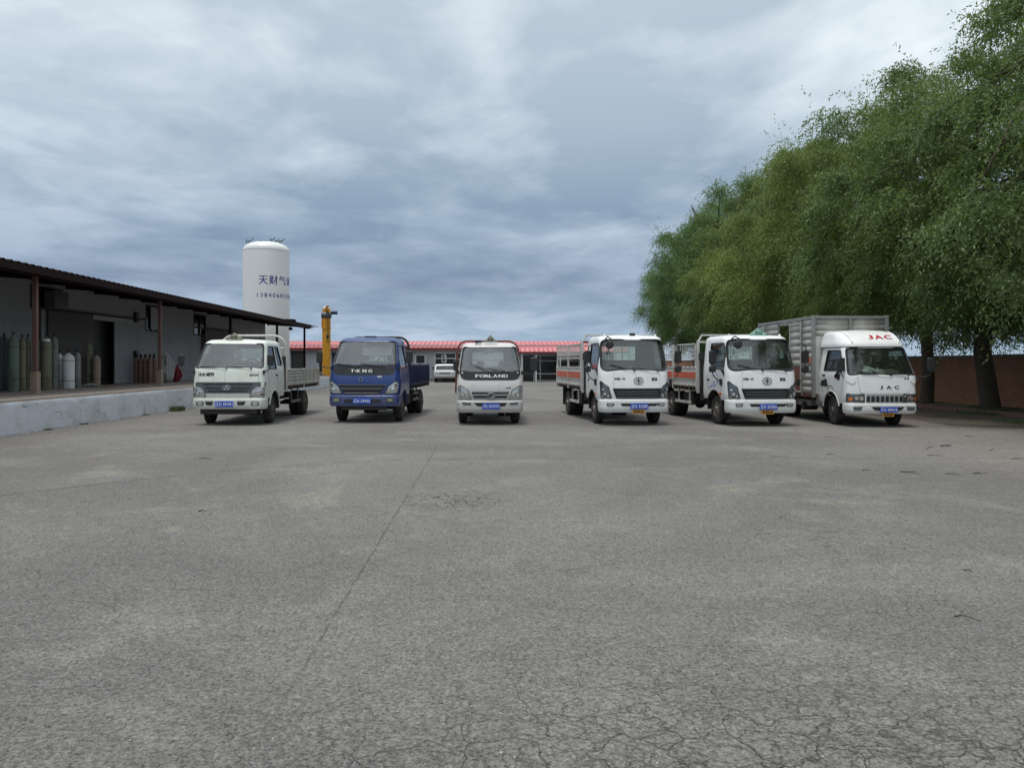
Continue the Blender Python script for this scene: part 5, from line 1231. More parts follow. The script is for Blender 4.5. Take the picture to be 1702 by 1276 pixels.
# ---- trucks 4 and 5: same model with cage sides
def feat_faw(txtplate, sign, visor):
    def feat(t, cab, bump, bmp):
        bon = fp(t, 'bonnet_panel', cab, [(-.58, 1.0), (.66, 1.0), (.66, 1.405), (-.58, 1.405)], 'white', .004, .01, .02)
        obj('panel_seam', loop_tube(rpoly([(-.58, 1.0), (.66, 1.0), (.66, 1.405), (-.58, 1.405)], .02), cab.front, .001, .0045, 4), 'black', bon)
        g_ = fp(t, 'grille', cab, [(-.52, .725), (.64, .725), (.70, .99), (-.62, .99)], 'gloss_black', .004, .012, .015)
        for zz in (.90, .835, .77): fp(g_, 'grille_bar', cab, rect(-.50, .60, zz - .012, zz + .012), 'greyband', .018, .018, .008)
        e_ = obj('emblem', patch([ell(.08, 1.195, .13, .092)], cab.front, .012, .01, 0), 'white', t)
        obj('emblem_rim', loop_tube(ell(.08, 1.195, .125, .088), cab.front, .014, .008), 'gloss_black', e_)
        for zz, w_ in ((1.232, .07), (1.198, .10), (1.165, .07)): fp(e_, 'emblem_wing', cab, rect(.08 - w_, .08 + w_, zz - .005, zz + .005), 'gloss_black', .020, .008, .004)
        fp(e_, 'emblem_wing', cab, rect(.068, .092, 1.125, 1.265), 'gloss_black', .022, .008, .004)
        obj('lettering', lettering('中国一汽', -.42, 1.245, .28, .060, cab.front, .012, .005, bold=.003), 'darkletter', t)
        obj('lettering', lettering('解放', .52, 1.235, .16, .085, cab.front, .012, .005, bold=.003), 'darkletter', t)
        headlamp(t, cab, [(.64, .735), (.905, .735), (.925, 1.17), (.90, 1.18), (.72, 1.03)], 'lampdark', [(.82, .86, .042, 'bulb'), (.74, .80, .035, 'bulb'), (.86, .96, .028, 'bulb'), (.87, .78, .022, 'bulb')])
        fp(bmp, 'bumper_vent', bump, [(-.37, .525), (-.16, .525), (-.14, .60), (-.42, .60)], 'black', .005, .01, .015)
        fp(bmp, 'bumper_vent', bump, [(.30, .525), (.55, .525), (.60, .60), (.28, .60)], 'black', .005, .01, .015)
        for s_ in (-1, 1):
            obj('fog_light', patch([[(s_ * u, v) for u, v in rpoly([(.60, .525), (.76, .515), (.79, .60), (.58, .61)], .02)][::s_]], bump.front, .005, .01, .1), 'black', bmp)
            obj('fog_lens', patch([[(s_ * u, v) for u, v in rpoly([(.63, .54), (.74, .53), (.765, .585), (.61, .595)], .015)][::s_]], bump.front, .010, .006, 0), 'lamp', bmp)
        plate(t, -.035, .08, .525, txtplate, .48, .155); hazard_plate(t, -.02, .06, .385, .33, .115)
        for (x_, y_) in ((-.82, .62), (.82, .62)):
            bm = bmesh.new(); lathe(bm, [(.035, 0), (.035, .03), (.02, .05), (.005, .055)], 10, (x_ * .86, y_, 2.385)); obj('marker_lamp', bm, 'letter', t)
        # long curved arm with front-view mirror on the near side, tall mirror stack on the doors
        q0 = cab.front(-.72, 2.30, .01); pts = [q0, q0 + Vector((.02, -.16, .06)), q0 + Vector((.10, -.30, -.02)), q0 + Vector((.06, -.34, -.14))]
        bm = bmesh.new(); tube(bm, pts, .018, 7); am = obj('mirror_arm', bm, 'black', t)
        bm = bmesh.new(); lathe(bm, [(.01, -.03), (.09, -.02), (.11, .0), (.09, .035), (.03, .05)], 16, (0, 0, 0), 'x'); bmesh.ops.transform(bm, matrix=Matrix.Translation(pts[-1] + Vector((-.03, 0, -.02))) @ Matrix.Rotation(R(70), 4, 'Z') @ Matrix.Rotation(R(20), 4, 'X'), verts=bm.verts); obj('front_view_mirror', bm, 'black', am)
        for s_ in (-1, 1):
            xm = 1.17 if s_ < 0 else 1.20; ym = .62 if s_ < 0 else .20
            bm = bmesh.new(); tube(bm, [(s_ * .94, ym - .05, 2.12), (s_ * 1.02, ym - .12, 2.17), (s_ * (xm - .02), ym - .1, 2.12), (s_ * xm, ym - .02, 1.95), (s_ * xm, ym, 1.4), (s_ * (xm - .06), ym - .02, 1.28), (s_ * .97, ym - .08, 1.15)], .014, 7)
            bx(bm, *sorted((s_ * .945, s_ * .99)), ym - .14, ym - .02, 1.07, 1.24); am = obj('mirror_arm', bm, 'black', t)
            for zc, hh in ((1.83, .34), (1.50, .17)):
                bm = bmesh.new(); prism(bm, rpoly(rect(s_ * xm - .085, s_ * xm + .085, zc - hh / 2, zc + hh / 2), .05), 'y', ym - .06, ym + .06); obj('mirror', bm, 'black', am, bevel=.022)
            fp_ = cab.side(s_); pl = rpoly([(.55, .80), (.70, .80), (.70, .87), (.55, .87)], .015); obj('side_indicator', patch([pl], fp_, .008, .012, 0), 'amber', t)
        if sign: roof_sign(t, .12, .62, 2.40, .56, .21, 'signboard_green', 'green_letter', '危险品')
        else:
            bm = bmesh.new(); cyl(bm, (.0, .62, 2.44), (.14, .62, 2.44), .04, seg=10); cyl(bm, (.06, .62, 2.38), (.06, .62, 2.44), .025, seg=6); obj('roof_lamp', bm, 'black', t)
    return feat
def TF(plate_, sign): return dict(prof=[(.68, .05, .93), (.80, .035, .95), (1.0, .04, .95), (1.40, .09, .95), (1.50, .12, .945), (2.27, .38, .875), (2.40, .46, .85)], L=1.85, paint='white', axle=1.05, wb=3.45,
    ws=(1.475, 2.285, .895, .835), wsr=.16, zin=1.05, side=[[(.62, 1.50), (1.10, 1.50), (1.42, 1.68), (1.40, 2.20), (.56, 2.20), (.40, 1.95), (.36, 1.30)]], glass='glass_dark', seal=.030,
    door=[(1.52, 2.28), (1.54, 1.3), (1.50, 1.0), (1.3, .93)], handle=(1.36, 1.18), bumper=(.36, .70, .015, .04), bed=(2.2, 6.2), feat=feat_faw(plate_, sign, True), lip='black', lip0=10, Ry=.22, Rx=.18,
    wipers=[(-.02, 1.455, -.62, 1.60), (.62, 1.45, -.02, 1.515)], rt=.11, crown=.04, rear=(.50, 1.75, 2.14), rim='rimrust', rw=.05, arch=.50)
def cage(t, W_, y0, y1, z0, z1, posts):
    """upper cage: rails, upright posts and thin bars on both sides, one object per side"""
    for s_ in (-1, 1):
        xo = s_ * (W_ - .01); seg = (y1 - y0) / posts
        for i in range(posts):
            a, b = y0 + i * seg, y0 + (i + 1) * seg; f_ = bmesh.new()
            for zz, h_ in ((z0 + .22, .035), (z1 - .30, .035), (z1, .04)): bx(f_, xo - .018, xo + .018, a + .03, b - .03, zz - h_ / 2, zz + h_ / 2)
            for yy in (a + .03, b - .06): bx(f_, xo - .02, xo + .02, yy - .0, yy + .03, z0 - .02, z1 + .02)
            fr = obj('cage_frame', f_, 'bedwhite', t, smooth=False); n_ = int((b - a) / .16)
            bar = None
            for q in range(1, n_):
                yy = a + (b - a) * q / n_
                if bar is None: bar = obj('cage_bar', box(xo - .009, xo + .009, -.009, .009, z0 + .24, z1 - .02), 'bedwhite', fr, (0, yy, 0), smooth=False)
                else: k_ = bar.copy(); C.objects.link(k_); k_.parent = fr; k_.location = (0, yy, 0)
def faw_bed(t, spl):
    W_ = 1.0; flatbed(t, W_, 2.20, 6.15, 1.03, 1.55, 'bedwhite', hinge='rustdark', posts=1, stripe=(.36, .72), latch=True)
    cage(t, W_, 2.26, 6.12, 1.58, 2.22, 2)
    f_ = bmesh.new()   # headboard frame that rises above the cab
    for x_ in (-.98, .98): bx(f_, x_ - .03, x_ + .03, 2.10, 2.17, .80, 2.30)
    bx(f_, -.90, .90, 2.10, 2.15, 2.44, 2.49)
    for s_ in (-1, 1): tube(f_, [(s_ * .98, 2.13, 2.28), (s_ * .86, 2.13, 2.465)], .026, 6)
    for x_ in (-.6, -.2, .2, .6): bx(f_, x_ - .018, x_ + .018, 2.11, 2.14, 1.58, 2.44)
    obj('headboard_rack', f_, 'bedwhite', t); obj('rack_plate', box(-.94, .94, 2.16, 2.19, 1.0, 1.60), 'bedwhite', t, bevel=.005)
    bm = box(-.96, .96, 2.06, 2.11, 2.24, 2.30); obj('rack_rail', bm, 'rustred' if spl else 'bedwhite', t)
    guard(t, 1.0, 2.75, 4.05, .50, 'bedwhite'); fuel_tank(t, -1, 2.9, 3.7, .95)
    bm = bmesh.new(); cyl(bm, (-.86, 2.0, .60), (-.86, 2.0, 1.75), .10, seg=14); cyl(bm, (-.86, 2.0, 1.75), (-.86, 2.0, 1.95), .14, seg=14); obj('air_intake', bm, 'black', t)
    for s_ in (-1, 1): obj('mud_flap', box(*sorted((s_ * .62, s_ * .98)), 5.15, 5.17, .30, .88), 'black', t)
t4, cab4, b4 = make_truck('cage_truck', 'white cage bed lorry with orange stripe and no roof sign, fourth from the left', 3.93, 19.85, 5.0, TF('辽G·52585', False))
faw_bed(t4, True)
t5, cab5, b5 = make_truck('cage_truck', 'white cage bed lorry with a mint green triangle sign on its roof', 7.24, 19.6, 5.5, TF('辽G·552K6', True))
faw_bed(t5, False)
for t_, lab in ((t5, 1),):
    sd_ = cab5.side(-1); rs_ = random.Random(9); bm = bmesh.new()
    for k in range(14):
        y_, z_ = rs_.uniform(.75, 1.30), rs_.uniform(.98, 1.42); tube(bm, [sd_(y_ + q * rs_.uniform(.02, .05), z_ + rs_.uniform(-.03, .03), .003) for q in range(4)], .006, 4)
    obj('door_decal', bm, 'plate', t_, kind='stuff')

# ---- truck 6: box lorry
def feat6(t, cab, bump, bmp):
    fair = Body([(2.10, .40, .86), (2.18, .42, .86), (2.36, .62, .80), (2.54, .98, .74)], 1.86, .22, .45, .06, .12, .03)
    fo = obj('wind_deflector', fair.solid(nz=10), 'white', t)
    for s_ in (-1, 1): obj('deflector_fin', tube(bmesh.new(), [fair.front(s_ * .62, z_, .012) for z_ in np.linspace(2.20, 2.50, 6)], .022, 7), 'white', fo)
    for ch, x_, w_ in zip('JAC', (-.19, .03, .275), (.12, .20, .18)): obj('lettering', lettering(ch, x_ + .12, 2.345, w_, .10, fair.front, .012, .008, bold=.010), 'red_letter', fo)
    obj('deflector_gap', tube(bmesh.new(), [cab.front(x_, 2.105, .012) for x_ in np.linspace(-.72, .72, 12)], .012, 6), 'black', t)
    for ch, x_, w_ in zip('JAC', (-.09, .11, .32), (.075, .125, .11)): obj('lettering', lettering(ch, x_ + .02, 1.035, w_, .085, cab.front, .012, .008, bold=.006), 'darkletter', t)
    bon = fp(t, 'bonnet_panel', cab, [(-.60, .885), (.66, .885), (.72, 1.315), (-.66, 1.315)], 'white', .005, .01, .03)
    obj('panel_seam', loop_tube(rpoly([(-.60, .885), (.66, .885), (.72, 1.315), (-.66, 1.315)], .03), cab.front, .001, .0045, 4), 'greyband', bon)
    for x_ in (.55, .62): fp(t, 'badge', cab, rect(x_, x_ + .04, 1.245, 1.28), 'darkletter', .012, .008, .004)
    for s_ in (-1, 1): obj('corner_deflector', patch([[(s_ * u, v) for u, v in rpoly([(.70, 1.19), (.80, 1.12), (.89, 1.20), (.89, 1.33), (.72, 1.33)], .03)][::s_]], cab.front, .02, .02, .06), 'white', t)
    g_ = fp(t, 'grille', cab, rect(-.455, .62, .64, .855), 'greylight', .008, .016, .02)
    nb = 9; slot = None
    for i in range(nb):
        x_ = -.40 + i * (.97 / (nb - 1)) - .01; fp(g_, 'grille_slot', cab, rect(x_ - .040, x_ + .040, .665, .805), 'black', .014, .008, .01)
    headlamp(t, cab, [(.50, .645), (.90, .655), (.90, .865), (.50, .86)], 'lampdark', [(.58, .755, .058, 'bulb'), (.70, .755, .055, 'bulb')], amber=[(.80, .69), (.865, .69), (.865, .775), (.80, .775)])
    fp(bmp, 'bumper_slot', bump, [(-.25, .44), (.42, .44), (.52, .535), (-.35, .535)], 'black', .005, .01, .02)
    for s_ in (-1, 1): obj('fog_light', patch([[(s_ * u, v) for u, v in rpoly([(.58, .42), (.80, .43), (.76, .53), (.66, .545)][::1] if False else [(.60, .435), (.78, .435), (.80, .53), (.56, .545)], .02)][::s_]], bump.front, .005, .01, .1), 'greyband', bmp)
    plate(t, -.035, .09, .465, '辽G·HF510', .46, .135); hazard_plate(t, -.02, .08, .335, .29, .10)
    for s_ in (-1, 1):
        ym = .42 if s_ < 0 else .15; xm = 1.0 if s_ < 0 else 1.19; mirror(t, s_, (.88, ym - .1, 1.28), (xm, ym - .15, 1.62), .19, .36)
        sd_ = cab.side(s_); obj('door_vent', patch([rpoly([(1.20, 1.02), (1.66, 1.04), (1.62, 1.17), (1.30, 1.24)][::1], .03)], sd_, .008, .014, 0), 'black', t)
        c_ = [(1.05 + .17 * math.cos(a), .92 + .17 * math.sin(a) * .8) for a in np.linspace(0, 6.28, 24, endpoint=False)]
        obj('door_decal', loop_tube(c_, sd_, .002, .008, 4), 'greyband', t)
    # things lying on the dashboard
    y0 = cab.F(0, 1.36) + .16; rr = random.Random(6)
T6 = dict(prof=[(.60, .05, .905), (.72, .035, .92), (.90, .04, .92), (1.33, .08, .92), (1.40, .11, .91), (2.05, .43, .815), (2.14, .50, .79)], L=1.80, paint='white', axle=1.05, wb=3.3,
    ws=(1.36, 2.055, .86, .76), wsr=.07, zin=1.0, side=[[(.66, 1.45), (1.50, 1.45), (1.42, 2.00), (.66, 2.00), (.40, 1.55), (.55, 1.20), (.85, 1.30)]], glass='glass_dark', seal=.026,
    door=[(1.58, 2.05), (1.60, 1.2), (1.56, .9), (1.5, .86)], handle=(1.38, 1.30), bumper=(.355, .62, .015, .04), bed=(1.9, 6.1), feat=feat6, lip='white', lip0=5, rt=.10,
    wipers=[(.20, 1.345, -.55, 1.385), (.66, 1.35, .22, 1.375)], rear=(.40, 1.5, 1.9), arch=.48, steer=R(-6), rw=.03)
t6, cab6, b6 = make_truck('box_truck', 'white box body lorry with roof wind deflector and red lettering, parked nearest the willows', 10.23, 19.35, 0, T6)
bm = bmesh.new(); rr = random.Random(6)
for i in range(22):
    s_ = rr.uniform(.04, .10); bx(bm, -s_ * 1.4, s_ * 1.4, -s_, s_, -.006, .006, Matrix.Translation((10.23 + rr.uniform(-.35, .1), 19.35 + .35 + rr.uniform(0, .12), 1.36 + rr.uniform(.0, .12))) @ Matrix.Rotation(rr.uniform(0, 3), 4, Vector((rr.random(), rr.random(), 1))))
tag(obj('papers', bm, 'paper'), 'pale papers heaped behind the windscreen of the box lorry', 'papers', kind='stuff')
def lump(loc, sx, sy, sz, m, seed):
    bm = bmesh.new(); bmesh.ops.create_icosphere(bm, subdivisions=3, radius=1)
    for v in bm.verts: n = mnoise.noise(v.co * 2.2 + Vector((seed, 0, 0))); v.co = Vector((v.co.x * sx * (1 + .4 * n), v.co.y * sy * (1 + .3 * n), max(-.2, v.co.z) * sz * (1 + .7 * n)))
    return obj('cloth', bm, m, loc=loc)
tag(lump((10.58, 19.78, 1.37), .26, .10, .12, 'cloth_dark', 4), 'crumpled camouflage cloth on the dashboard of the box lorry', 'cloth')
# box body
BW, by0, by1, bz0, bz1 = 1.03, 1.86, 6.05, .80, 2.98
obj('box_floor', box(-BW, BW, by0, by1, bz0 - .10, bz0), 'rustred', t6, bevel=.006)
bm = bmesh.new()
for i in range(9): yy = by0 + .1 + i * .49; bx(bm, -BW + .02, BW - .02, yy, yy + .06, bz0 - .2, bz0 - .101)
obj('crossmember', bm, 'chassis', t6, kind='stuff')
for (x_, y_) in ((-BW, by0), (BW, by0), (-BW, by1), (BW, by1)): obj('corner_post', box(x_ - .045, x_ + .045, y_ - .045, y_ + .045, bz0 - .1, bz1 + .02), 'galvdark', t6, bevel=.008)
for (a, b, m_) in (((-BW, by0), (BW, by0), 0), ((-BW, by1), (BW, by1), 0), ((-BW, by0), (-BW, by1), 1), ((BW, by0), (BW, by1), 1)):
    if m_ == 0: obj('top_rail', box(a[0] + .046, b[0] - .046, a[1] - .03, a[1] + .03, bz1 - .07, bz1 + .01), 'galvdark', t6, bevel=.006)
    else: obj('top_rail', box(a[0] - .03, a[0] + .03, a[1] + .046, b[1] - .046, bz1 - .07, bz1 + .01), 'galvdark', t6, bevel=.006)
def corr_panel(axis, fixed, a, b, z0, z1, sgn, name='box_panel', m='galv', pitch=.20):
    """horizontally pressed sheet: each swage is a real bulge"""
    bm = bmesh.new(); n_ = max(2, int(round((z1 - z0) / pitch))); rows = []
    for i in range(n_):
        z_ = z0 + (z1 - z0) * i / n_; h_ = (z1 - z0) / n_
        for q, dd in ((0, 0), (.07, 0), (.11, .013), (.86, .013), (.90, .0)): rows.append((z_ + q * h_, dd))
    rows.append((z1, 0)); A = []
    for z_, dd in rows:
        if axis == 'x': A.append([bm.verts.new((fixed + sgn * dd, a, z_)), bm.verts.new((fixed + sgn * dd, b, z_))])
        else: A.append([bm.verts.new((a, fixed + sgn * dd, z_)), bm.verts.new((b, fixed + sgn * dd, z_))])
    for p, q in zip(A, A[1:]): bm.faces.new((p[0], p[1], q[1], q[0]))
    bmesh.ops.recalc_face_normals(bm, faces=bm.faces[:]); o_ = obj(name, bm, m, t6); s_ = o_.modifiers.new('solid', 'SOLIDIFY'); s_.thickness = .006; return o_
# front wall, two bays above a plain sheet
obj('box_panel', box(-BW + .046, BW - .046, by0 + .01, by0 + .02, bz0, 2.42), 'bedwhite', t6, smooth=False)
obj('bay_post', box(-.03, .03, by0 - .035, by0 + .035, 2.42, bz1 - .07), 'galvdark', t6)
for a, b in ((-BW + .046, -.03), (.03, BW - .046)): corr_panel('y', by0 + .03, a, b, 2.42, bz1 - .07, -1, pitch=.165)
# side walls with a door opening on the left side
for s_ in (-1, 1):
    X_ = s_ * BW
    bays = [(by0 + .046, by0 + .72), (by0 + .76, by0 + 1.60), (by0 + 2.56, by0 + 3.66), (by0 + 3.70, by1 - .046)] if s_ < 0 else [(by0 + .046, by0 + 1.4), (by0 + 1.44, by0 + 2.8), (by0 + 2.84, by1 - .046)]
    for i, (a, b) in enumerate(bays):
        if s_ < 0 and i in (1, 3):     # door leaves: frame with pressed panel
            f_ = bmesh.new(); 
            for b_ in ((a, a + .05, bz0, bz1 - .15), (b - .05, b, bz0, bz1 - .15), (a + .05, b - .05, bz1 - .20, bz1 - .15), (a + .05, b - .05, bz0, bz0 + .05)): bx(f_, X_ - .05, X_ - .005, *b_)
            d_ = obj('side_door', f_, 'galv', t6, bevel=.005); p_ = corr_panel('x', X_ - .02, a + .05, b - .05, 1.55, bz1 - .20, -1, 'door_panel'); p_.parent = d_
            obj('door_panel', box(X_ - .03, X_ - .022, a + .05, b - .05, bz0 + .05, 1.55), 'rustred', d_)
            corr_panel('x', X_, a, b, bz1 - .15, bz1 - .07, s_, pitch=.08)
        else: corr_panel('x', X_, a, b, bz0, bz1 - .07, s_)
    for yy in ([by0 + .74, by0 + 1.62, by0 + 2.54, by0 + 3.68] if s_ < 0 else [by0 + 1.42, by0 + 2.82]): obj('bay_post', box(X_ - .03, X_ + .03, yy - .02, yy + .02, bz0 - .1, bz1 - .071), 'galvdark', t6)
if True:
    corr_panel('x', -BW, by0 + 1.64, by0 + 2.52, bz1 - .15, bz1 - .07, -1, pitch=.08)
    obj('cargo_shelf', box(-.6, .6, by0 + 1.5, by0 + 3.2, bz0 + .01, bz0 + .9), 'boxdark', t6, bevel=.01)
corr_panel('y', by1, .05, BW - .046, bz0, bz1 - .07, 1)
obj('box_stripe', box(-BW - .05, -BW - .046, by0 + .05, by0 + .30, 1.66, 1.82), 'orange', t6)
fuel_tank(t6, -1, 2.5, 3.5, .95, 'greylight'); guard(t6, .98, 3.6, 4.0, .5, 'chassis')
bm = bmesh.new(); cyl(bm, (-.80, 1.75, .80), (-.80, 1.95, .55), .13, seg=14); obj('air_filter', bm, 'greylight', t6)
bm = bmesh.new(); cyl(bm, (-.90, 2.9, .40), (-.50, 2.9, .40), .12, seg=14); obj('air_tank', bm, 'chassis', t6)

# ---- far white pickup before the red roofed building
q = at(739.5, 635.5, z=0)
pk = thing('pickup_truck', 'small white pickup lorry parked far back before the red roofed building', 'truck', (q.x, q.y, 0), R(3))
pc = Body([(.55, .04, .90), (.75, .0, .93), (1.0, .02, .93), (1.05, .05, .92), (1.50, .30, .85), (1.58, .4, .80)], 1.9, .15, .2, .04, .1, .02)
sh = obj('cab', pc.solid(), 'white', pk); wsp = trap(.80, .74, 1.08, 1.47, .06); bm = bmesh.new(); prism(bm, wsp, 'y', -.5, .9); carve(sh, [temp(pc.solid(.05, .95, 1.52), 'inner'), temp(bm, 'black')])
obj('windscreen', patch([wsp], pc.front, -.01, .008, .2), 'glass_dark', pk)
fp(pk, 'grille', pc, rect(-.50, .50, .74, .86), 'gloss_black', .006, .01); fp(pk, 'headlight', pc, rect(.56, .84, .72, .88), 'lamp', .008, .01, sym=True)
bb = Body([(.38, .03, .93), (.44, -.03, .95), (.60, -.03, .95), (.62, 0, .94)], .4, .15, .2, .05, .02, 0); obj('bumper', bb.solid(nz=6), 'greylight', pk)
for s_ in (-1, 1):
    for ay in (.8, 3.6): wheel(pk, s_ * .80, ay, s_, rr=.36)
    mirror(pk, s_, (.88, .3, 1.10), (1.05, .3, 1.25), .16, .2)
obj('load_bed', box(-.90, .90, 2.0, 4.6, .62, 1.12), 'bedwhite', pk, bevel=.02); chassis(pk, .9, .3, 4.5, [.8, 3.6], .5)
bm = bmesh.new(); [bx(bm, x_ - .02, x_ + .02, 2.0, 2.05, 1.1, 2.0) for x_ in (-.85, 0, .85)]; bx(bm, -.87, .87, 2.0, 2.05, 2.0, 2.04); obj('rack', bm, 'chassis', pk)

# ------------------------------------------------------------------ willows
def make_tree_meshes(seed, H=13.0, RAD=4.9):
    r = np.random.RandomState(seed); rr = random.Random(seed)
    # trunk and limbs
    bm = bmesh.new(); lean = (rr.uniform(-.35, .35), rr.uniform(-.3, .3))
    tr = [Vector((lean[0] * (z / 5) ** 1.3 + .10 * math.sin(z * 1.3 + seed), lean[1] * (z / 5) + .08 * math.cos(z * 1.7 + seed), z)) for z in (0, .15, .5, 1.2, 2.2, 3.2, 4.2, 5.2)]
    tube(bm, tr, .3, 14, rs=[.46, .40, .345, .32, .30, .29, .27, .24])
    tips = []
    n_l = 11
    for i in range(n_l):
        a = i * 2.4 + rr.uniform(-.4, .4); z0 = rr.uniform(2.6, 5.1); base = Vector((lean[0] * (z0 / 5), lean[1] * (z0 / 5), z0))
        out = rr.uniform(.35, .95) * RAD * .8; top = H * rr.uniform(.45, .9); pts = [base]
        for q in (.25, .5, .75, 1): pts.append(Vector((base.x + math.cos(a) * out * q ** .85 + rr.uniform(-.2, .2), base.y + math.sin(a) * out * q ** .85 + rr.uniform(-.2, .2), z0 + (top - z0) * q ** .9)))
        tube(bm, pts, .1, 8, rs=[.17, .13, .09, .06, .03]); tips.append(pts)
    boughs = []; brs = []; k = 0
    while len(boughs) < 64 and k < 12000:
        k += 1; d = r.normal(size=3); d /= np.linalg.norm(d); rad = r.uniform(.35, 1.0) ** .4
        w = 1.0 + .34 * mnoise.noise(Vector((d[0] * 1.5, d[1] * 1.5, d[2] * 1.5 + seed * 3)))
        cz = H * .56; hz = H * .42; z = d[2] * rad; zz = cz + z * hz * w; fr = 1.0 if z < .1 else 1.0 - .30 * z
        if zz < 2.75: continue
        p = np.array([d[0] * rad * RAD * w * fr + lean[0], d[1] * rad * RAD * w * fr + lean[1], zz])
        if all(np.linalg.norm(p - q) > 1.45 for q in boughs): boughs.append(p); brs.append(r.uniform(.85, 1.45))
    clumps = list(boughs)
    # second-order branches reach towards some clumps
    for c in clumps:
        lim = tips[rr.randrange(len(tips))]; best = min(tips, key=lambda L_: (L_[3] - Vector(c)).length); s0 = best[rr.choice((2, 3))]; e0 = Vector(c); mid = s0.lerp(e0, .5) + Vector((0, 0, rr.uniform(.1, .5)))
        tube(bm, [s0, mid, e0], .03, 5, rs=[.05, .03, .012])
    me_t = bpy.data.meshes.new('trunk'); bm.to_mesh(me_t); bm.free(); me_t.materials.append(M['bark']); me_t.polygons.foreach_set('use_smooth', [True] * len(me_t.polygons))
    # leaves: arching, drooping sprays of narrow leaves around each clump
    C_ = np.array(clumps); B_ = np.array(brs); ns = 150; nl = 16
    cen = np.repeat(C_, ns, axis=0); br = np.repeat(B_, ns); n = len(cen)
    outv = cen - np.array([lean[0], lean[1], H * .42]); outv /= np.linalg.norm(outv, axis=1)[:, None]
    dirv = outv * .55 + r.normal(size=(n, 3)) * .75; dirv[:, 2] = np.abs(dirv[:, 2]) * .8 + .05; dirv /= np.linalg.norm(dirv, axis=1)[:, None]
    st = cen + r.normal(size=(n, 3)) * br[:, None] * np.array([.29, .29, .19]); Ls = br * r.uniform(.45, 1.0, n); dr = br * r.uniform(.35, 1.25, n)
    sh = r.rand(n) < .03; Ls[sh] *= 1.35; dr[sh] *= .5; dirv[sh, 2] += .35
    t = (np.arange(nl) + .5) / nl; T = t[None, :, None]
    pos = st[:, None, :] + dirv[:, None, :] * (Ls[:, None, None] * T); pos[:, :, 2] -= dr[:, None] * (t[None, :] ** 2)
    tan = dirv[:, None, :] * Ls[:, None, None] + np.zeros_like(pos); tan[:, :, 2] -= 2 * dr[:, None] * t[None, :]; tan /= np.linalg.norm(tan, axis=2)[:, :, None]
    P = pos.reshape(-1, 3); Tn = tan.reshape(-1, 3); m = len(P)
    rv = r.normal(size=(m, 3)); sd_ = np.cross(Tn, rv); sd_ /= np.linalg.norm(sd_, axis=1)[:, None]
    ld = Tn * .65 + sd_ * .75; ld[:, 2] -= .25; ld /= np.linalg.norm(ld, axis=1)[:, None]
    wv = np.cross(ld, r.normal(size=(m, 3))); wv /= np.linalg.norm(wv, axis=1)[:, None]
    ln = r.uniform(.09, .16, m)[:, None]; wd = r.uniform(.014, .024, m)[:, None]
    P = P + r.normal(size=(m, 3)) * .02
    keep = P[:, 2] > 2.2 + .65 * np.sin(P[:, 0] * 1.1 + seed) * np.cos(P[:, 1] * .9 + seed * 2) + .35 * np.sin(P[:, 0] * 3.1 + P[:, 1] * 2.3) + r.normal(size=m) * .18; P, ld, wv, ln, wd = P[keep], ld[keep], wv[keep], ln[keep], wd[keep]; m = len(P)
    v = np.stack([P, P + ld * ln * .5 + wv * wd, P + ld * ln, P + ld * ln * .5 - wv * wd], axis=1).reshape(-1, 3)
    me = bpy.data.meshes.new('crown'); me.vertices.add(m * 4); me.vertices.foreach_set('co', v.astype(np.float32).ravel())
    me.loops.add(m * 4); me.loops.foreach_set('vertex_index', np.arange(m * 4, dtype=np.int32)); me.polygons.add(m)
    me.polygons.foreach_set('loop_start', np.arange(0, m * 4, 4, dtype=np.int32)); me.polygons.foreach_set('loop_total', np.full(m, 4, dtype=np.int32)); me.update(calc_edges=True); me.materials.append(M['leaf'])
    return me_t, me
TM = [make_tree_meshes(s_) for s_ in (11, 23, 37, 51)]
GT = 'willows in a row along the brick wall'
trees = [  # y, mesh, rz, scale, hue, label, x offset
    (14.5, 1, 2.0, 1.00, (.95, 1, 1), 'nearest willow, mostly beyond the right photo edge', .4),
    (20.3, 0, 5.1, 1.05, (.90, .98, 1.0), 'tall willow filling the top right photo corner', .3),
    (26.1, 2, 4.0, 1.00, (.92, 1, 1.02), 'willow with the thick trunk right of the box lorry, near the photo edge', 0),
    (29.6, 3, 1.2, .95, (1.04, 1.04, .88), 'light green willow with the slimmer leaning trunk just right of the box lorry', -.1),
    (34.5, 0, 2.6, .95, (1.10, 1.06, .82), 'yellow green willow rising behind the box lorry', -.3),
    (39.2, 1, 0.3, .93, (1.05, 1.04, .85), 'light green willow just beyond the yellow green one', -.2),
    (44.0, 2, 5.5, .95, (1.0, 1.02, .9), 'mid green willow rising behind the lorry with the mint sign', .2),
    (48.8, 3, 3.3, .97, (.85, .97, 1.0), 'fifth willow from the far end, dark green', 0),
    (53.4, 0, 1.0, .97, (.80, .95, 1.0), 'fourth willow from the far end, dark green', .1),
    (58.2, 1, 4.4, .98, (.85, .98, 1.05), 'third willow from the far end, bluish green', .1),
    (62.6, 2, 2.2, .87, (.82, .98, 1.0), 'second willow from the far end, bluish green crown', .7),
    (66.0, 3, 1.7, .76, (.80, 1.0, 1.0), 'farthest willow, at the left tip of the row', .9)]
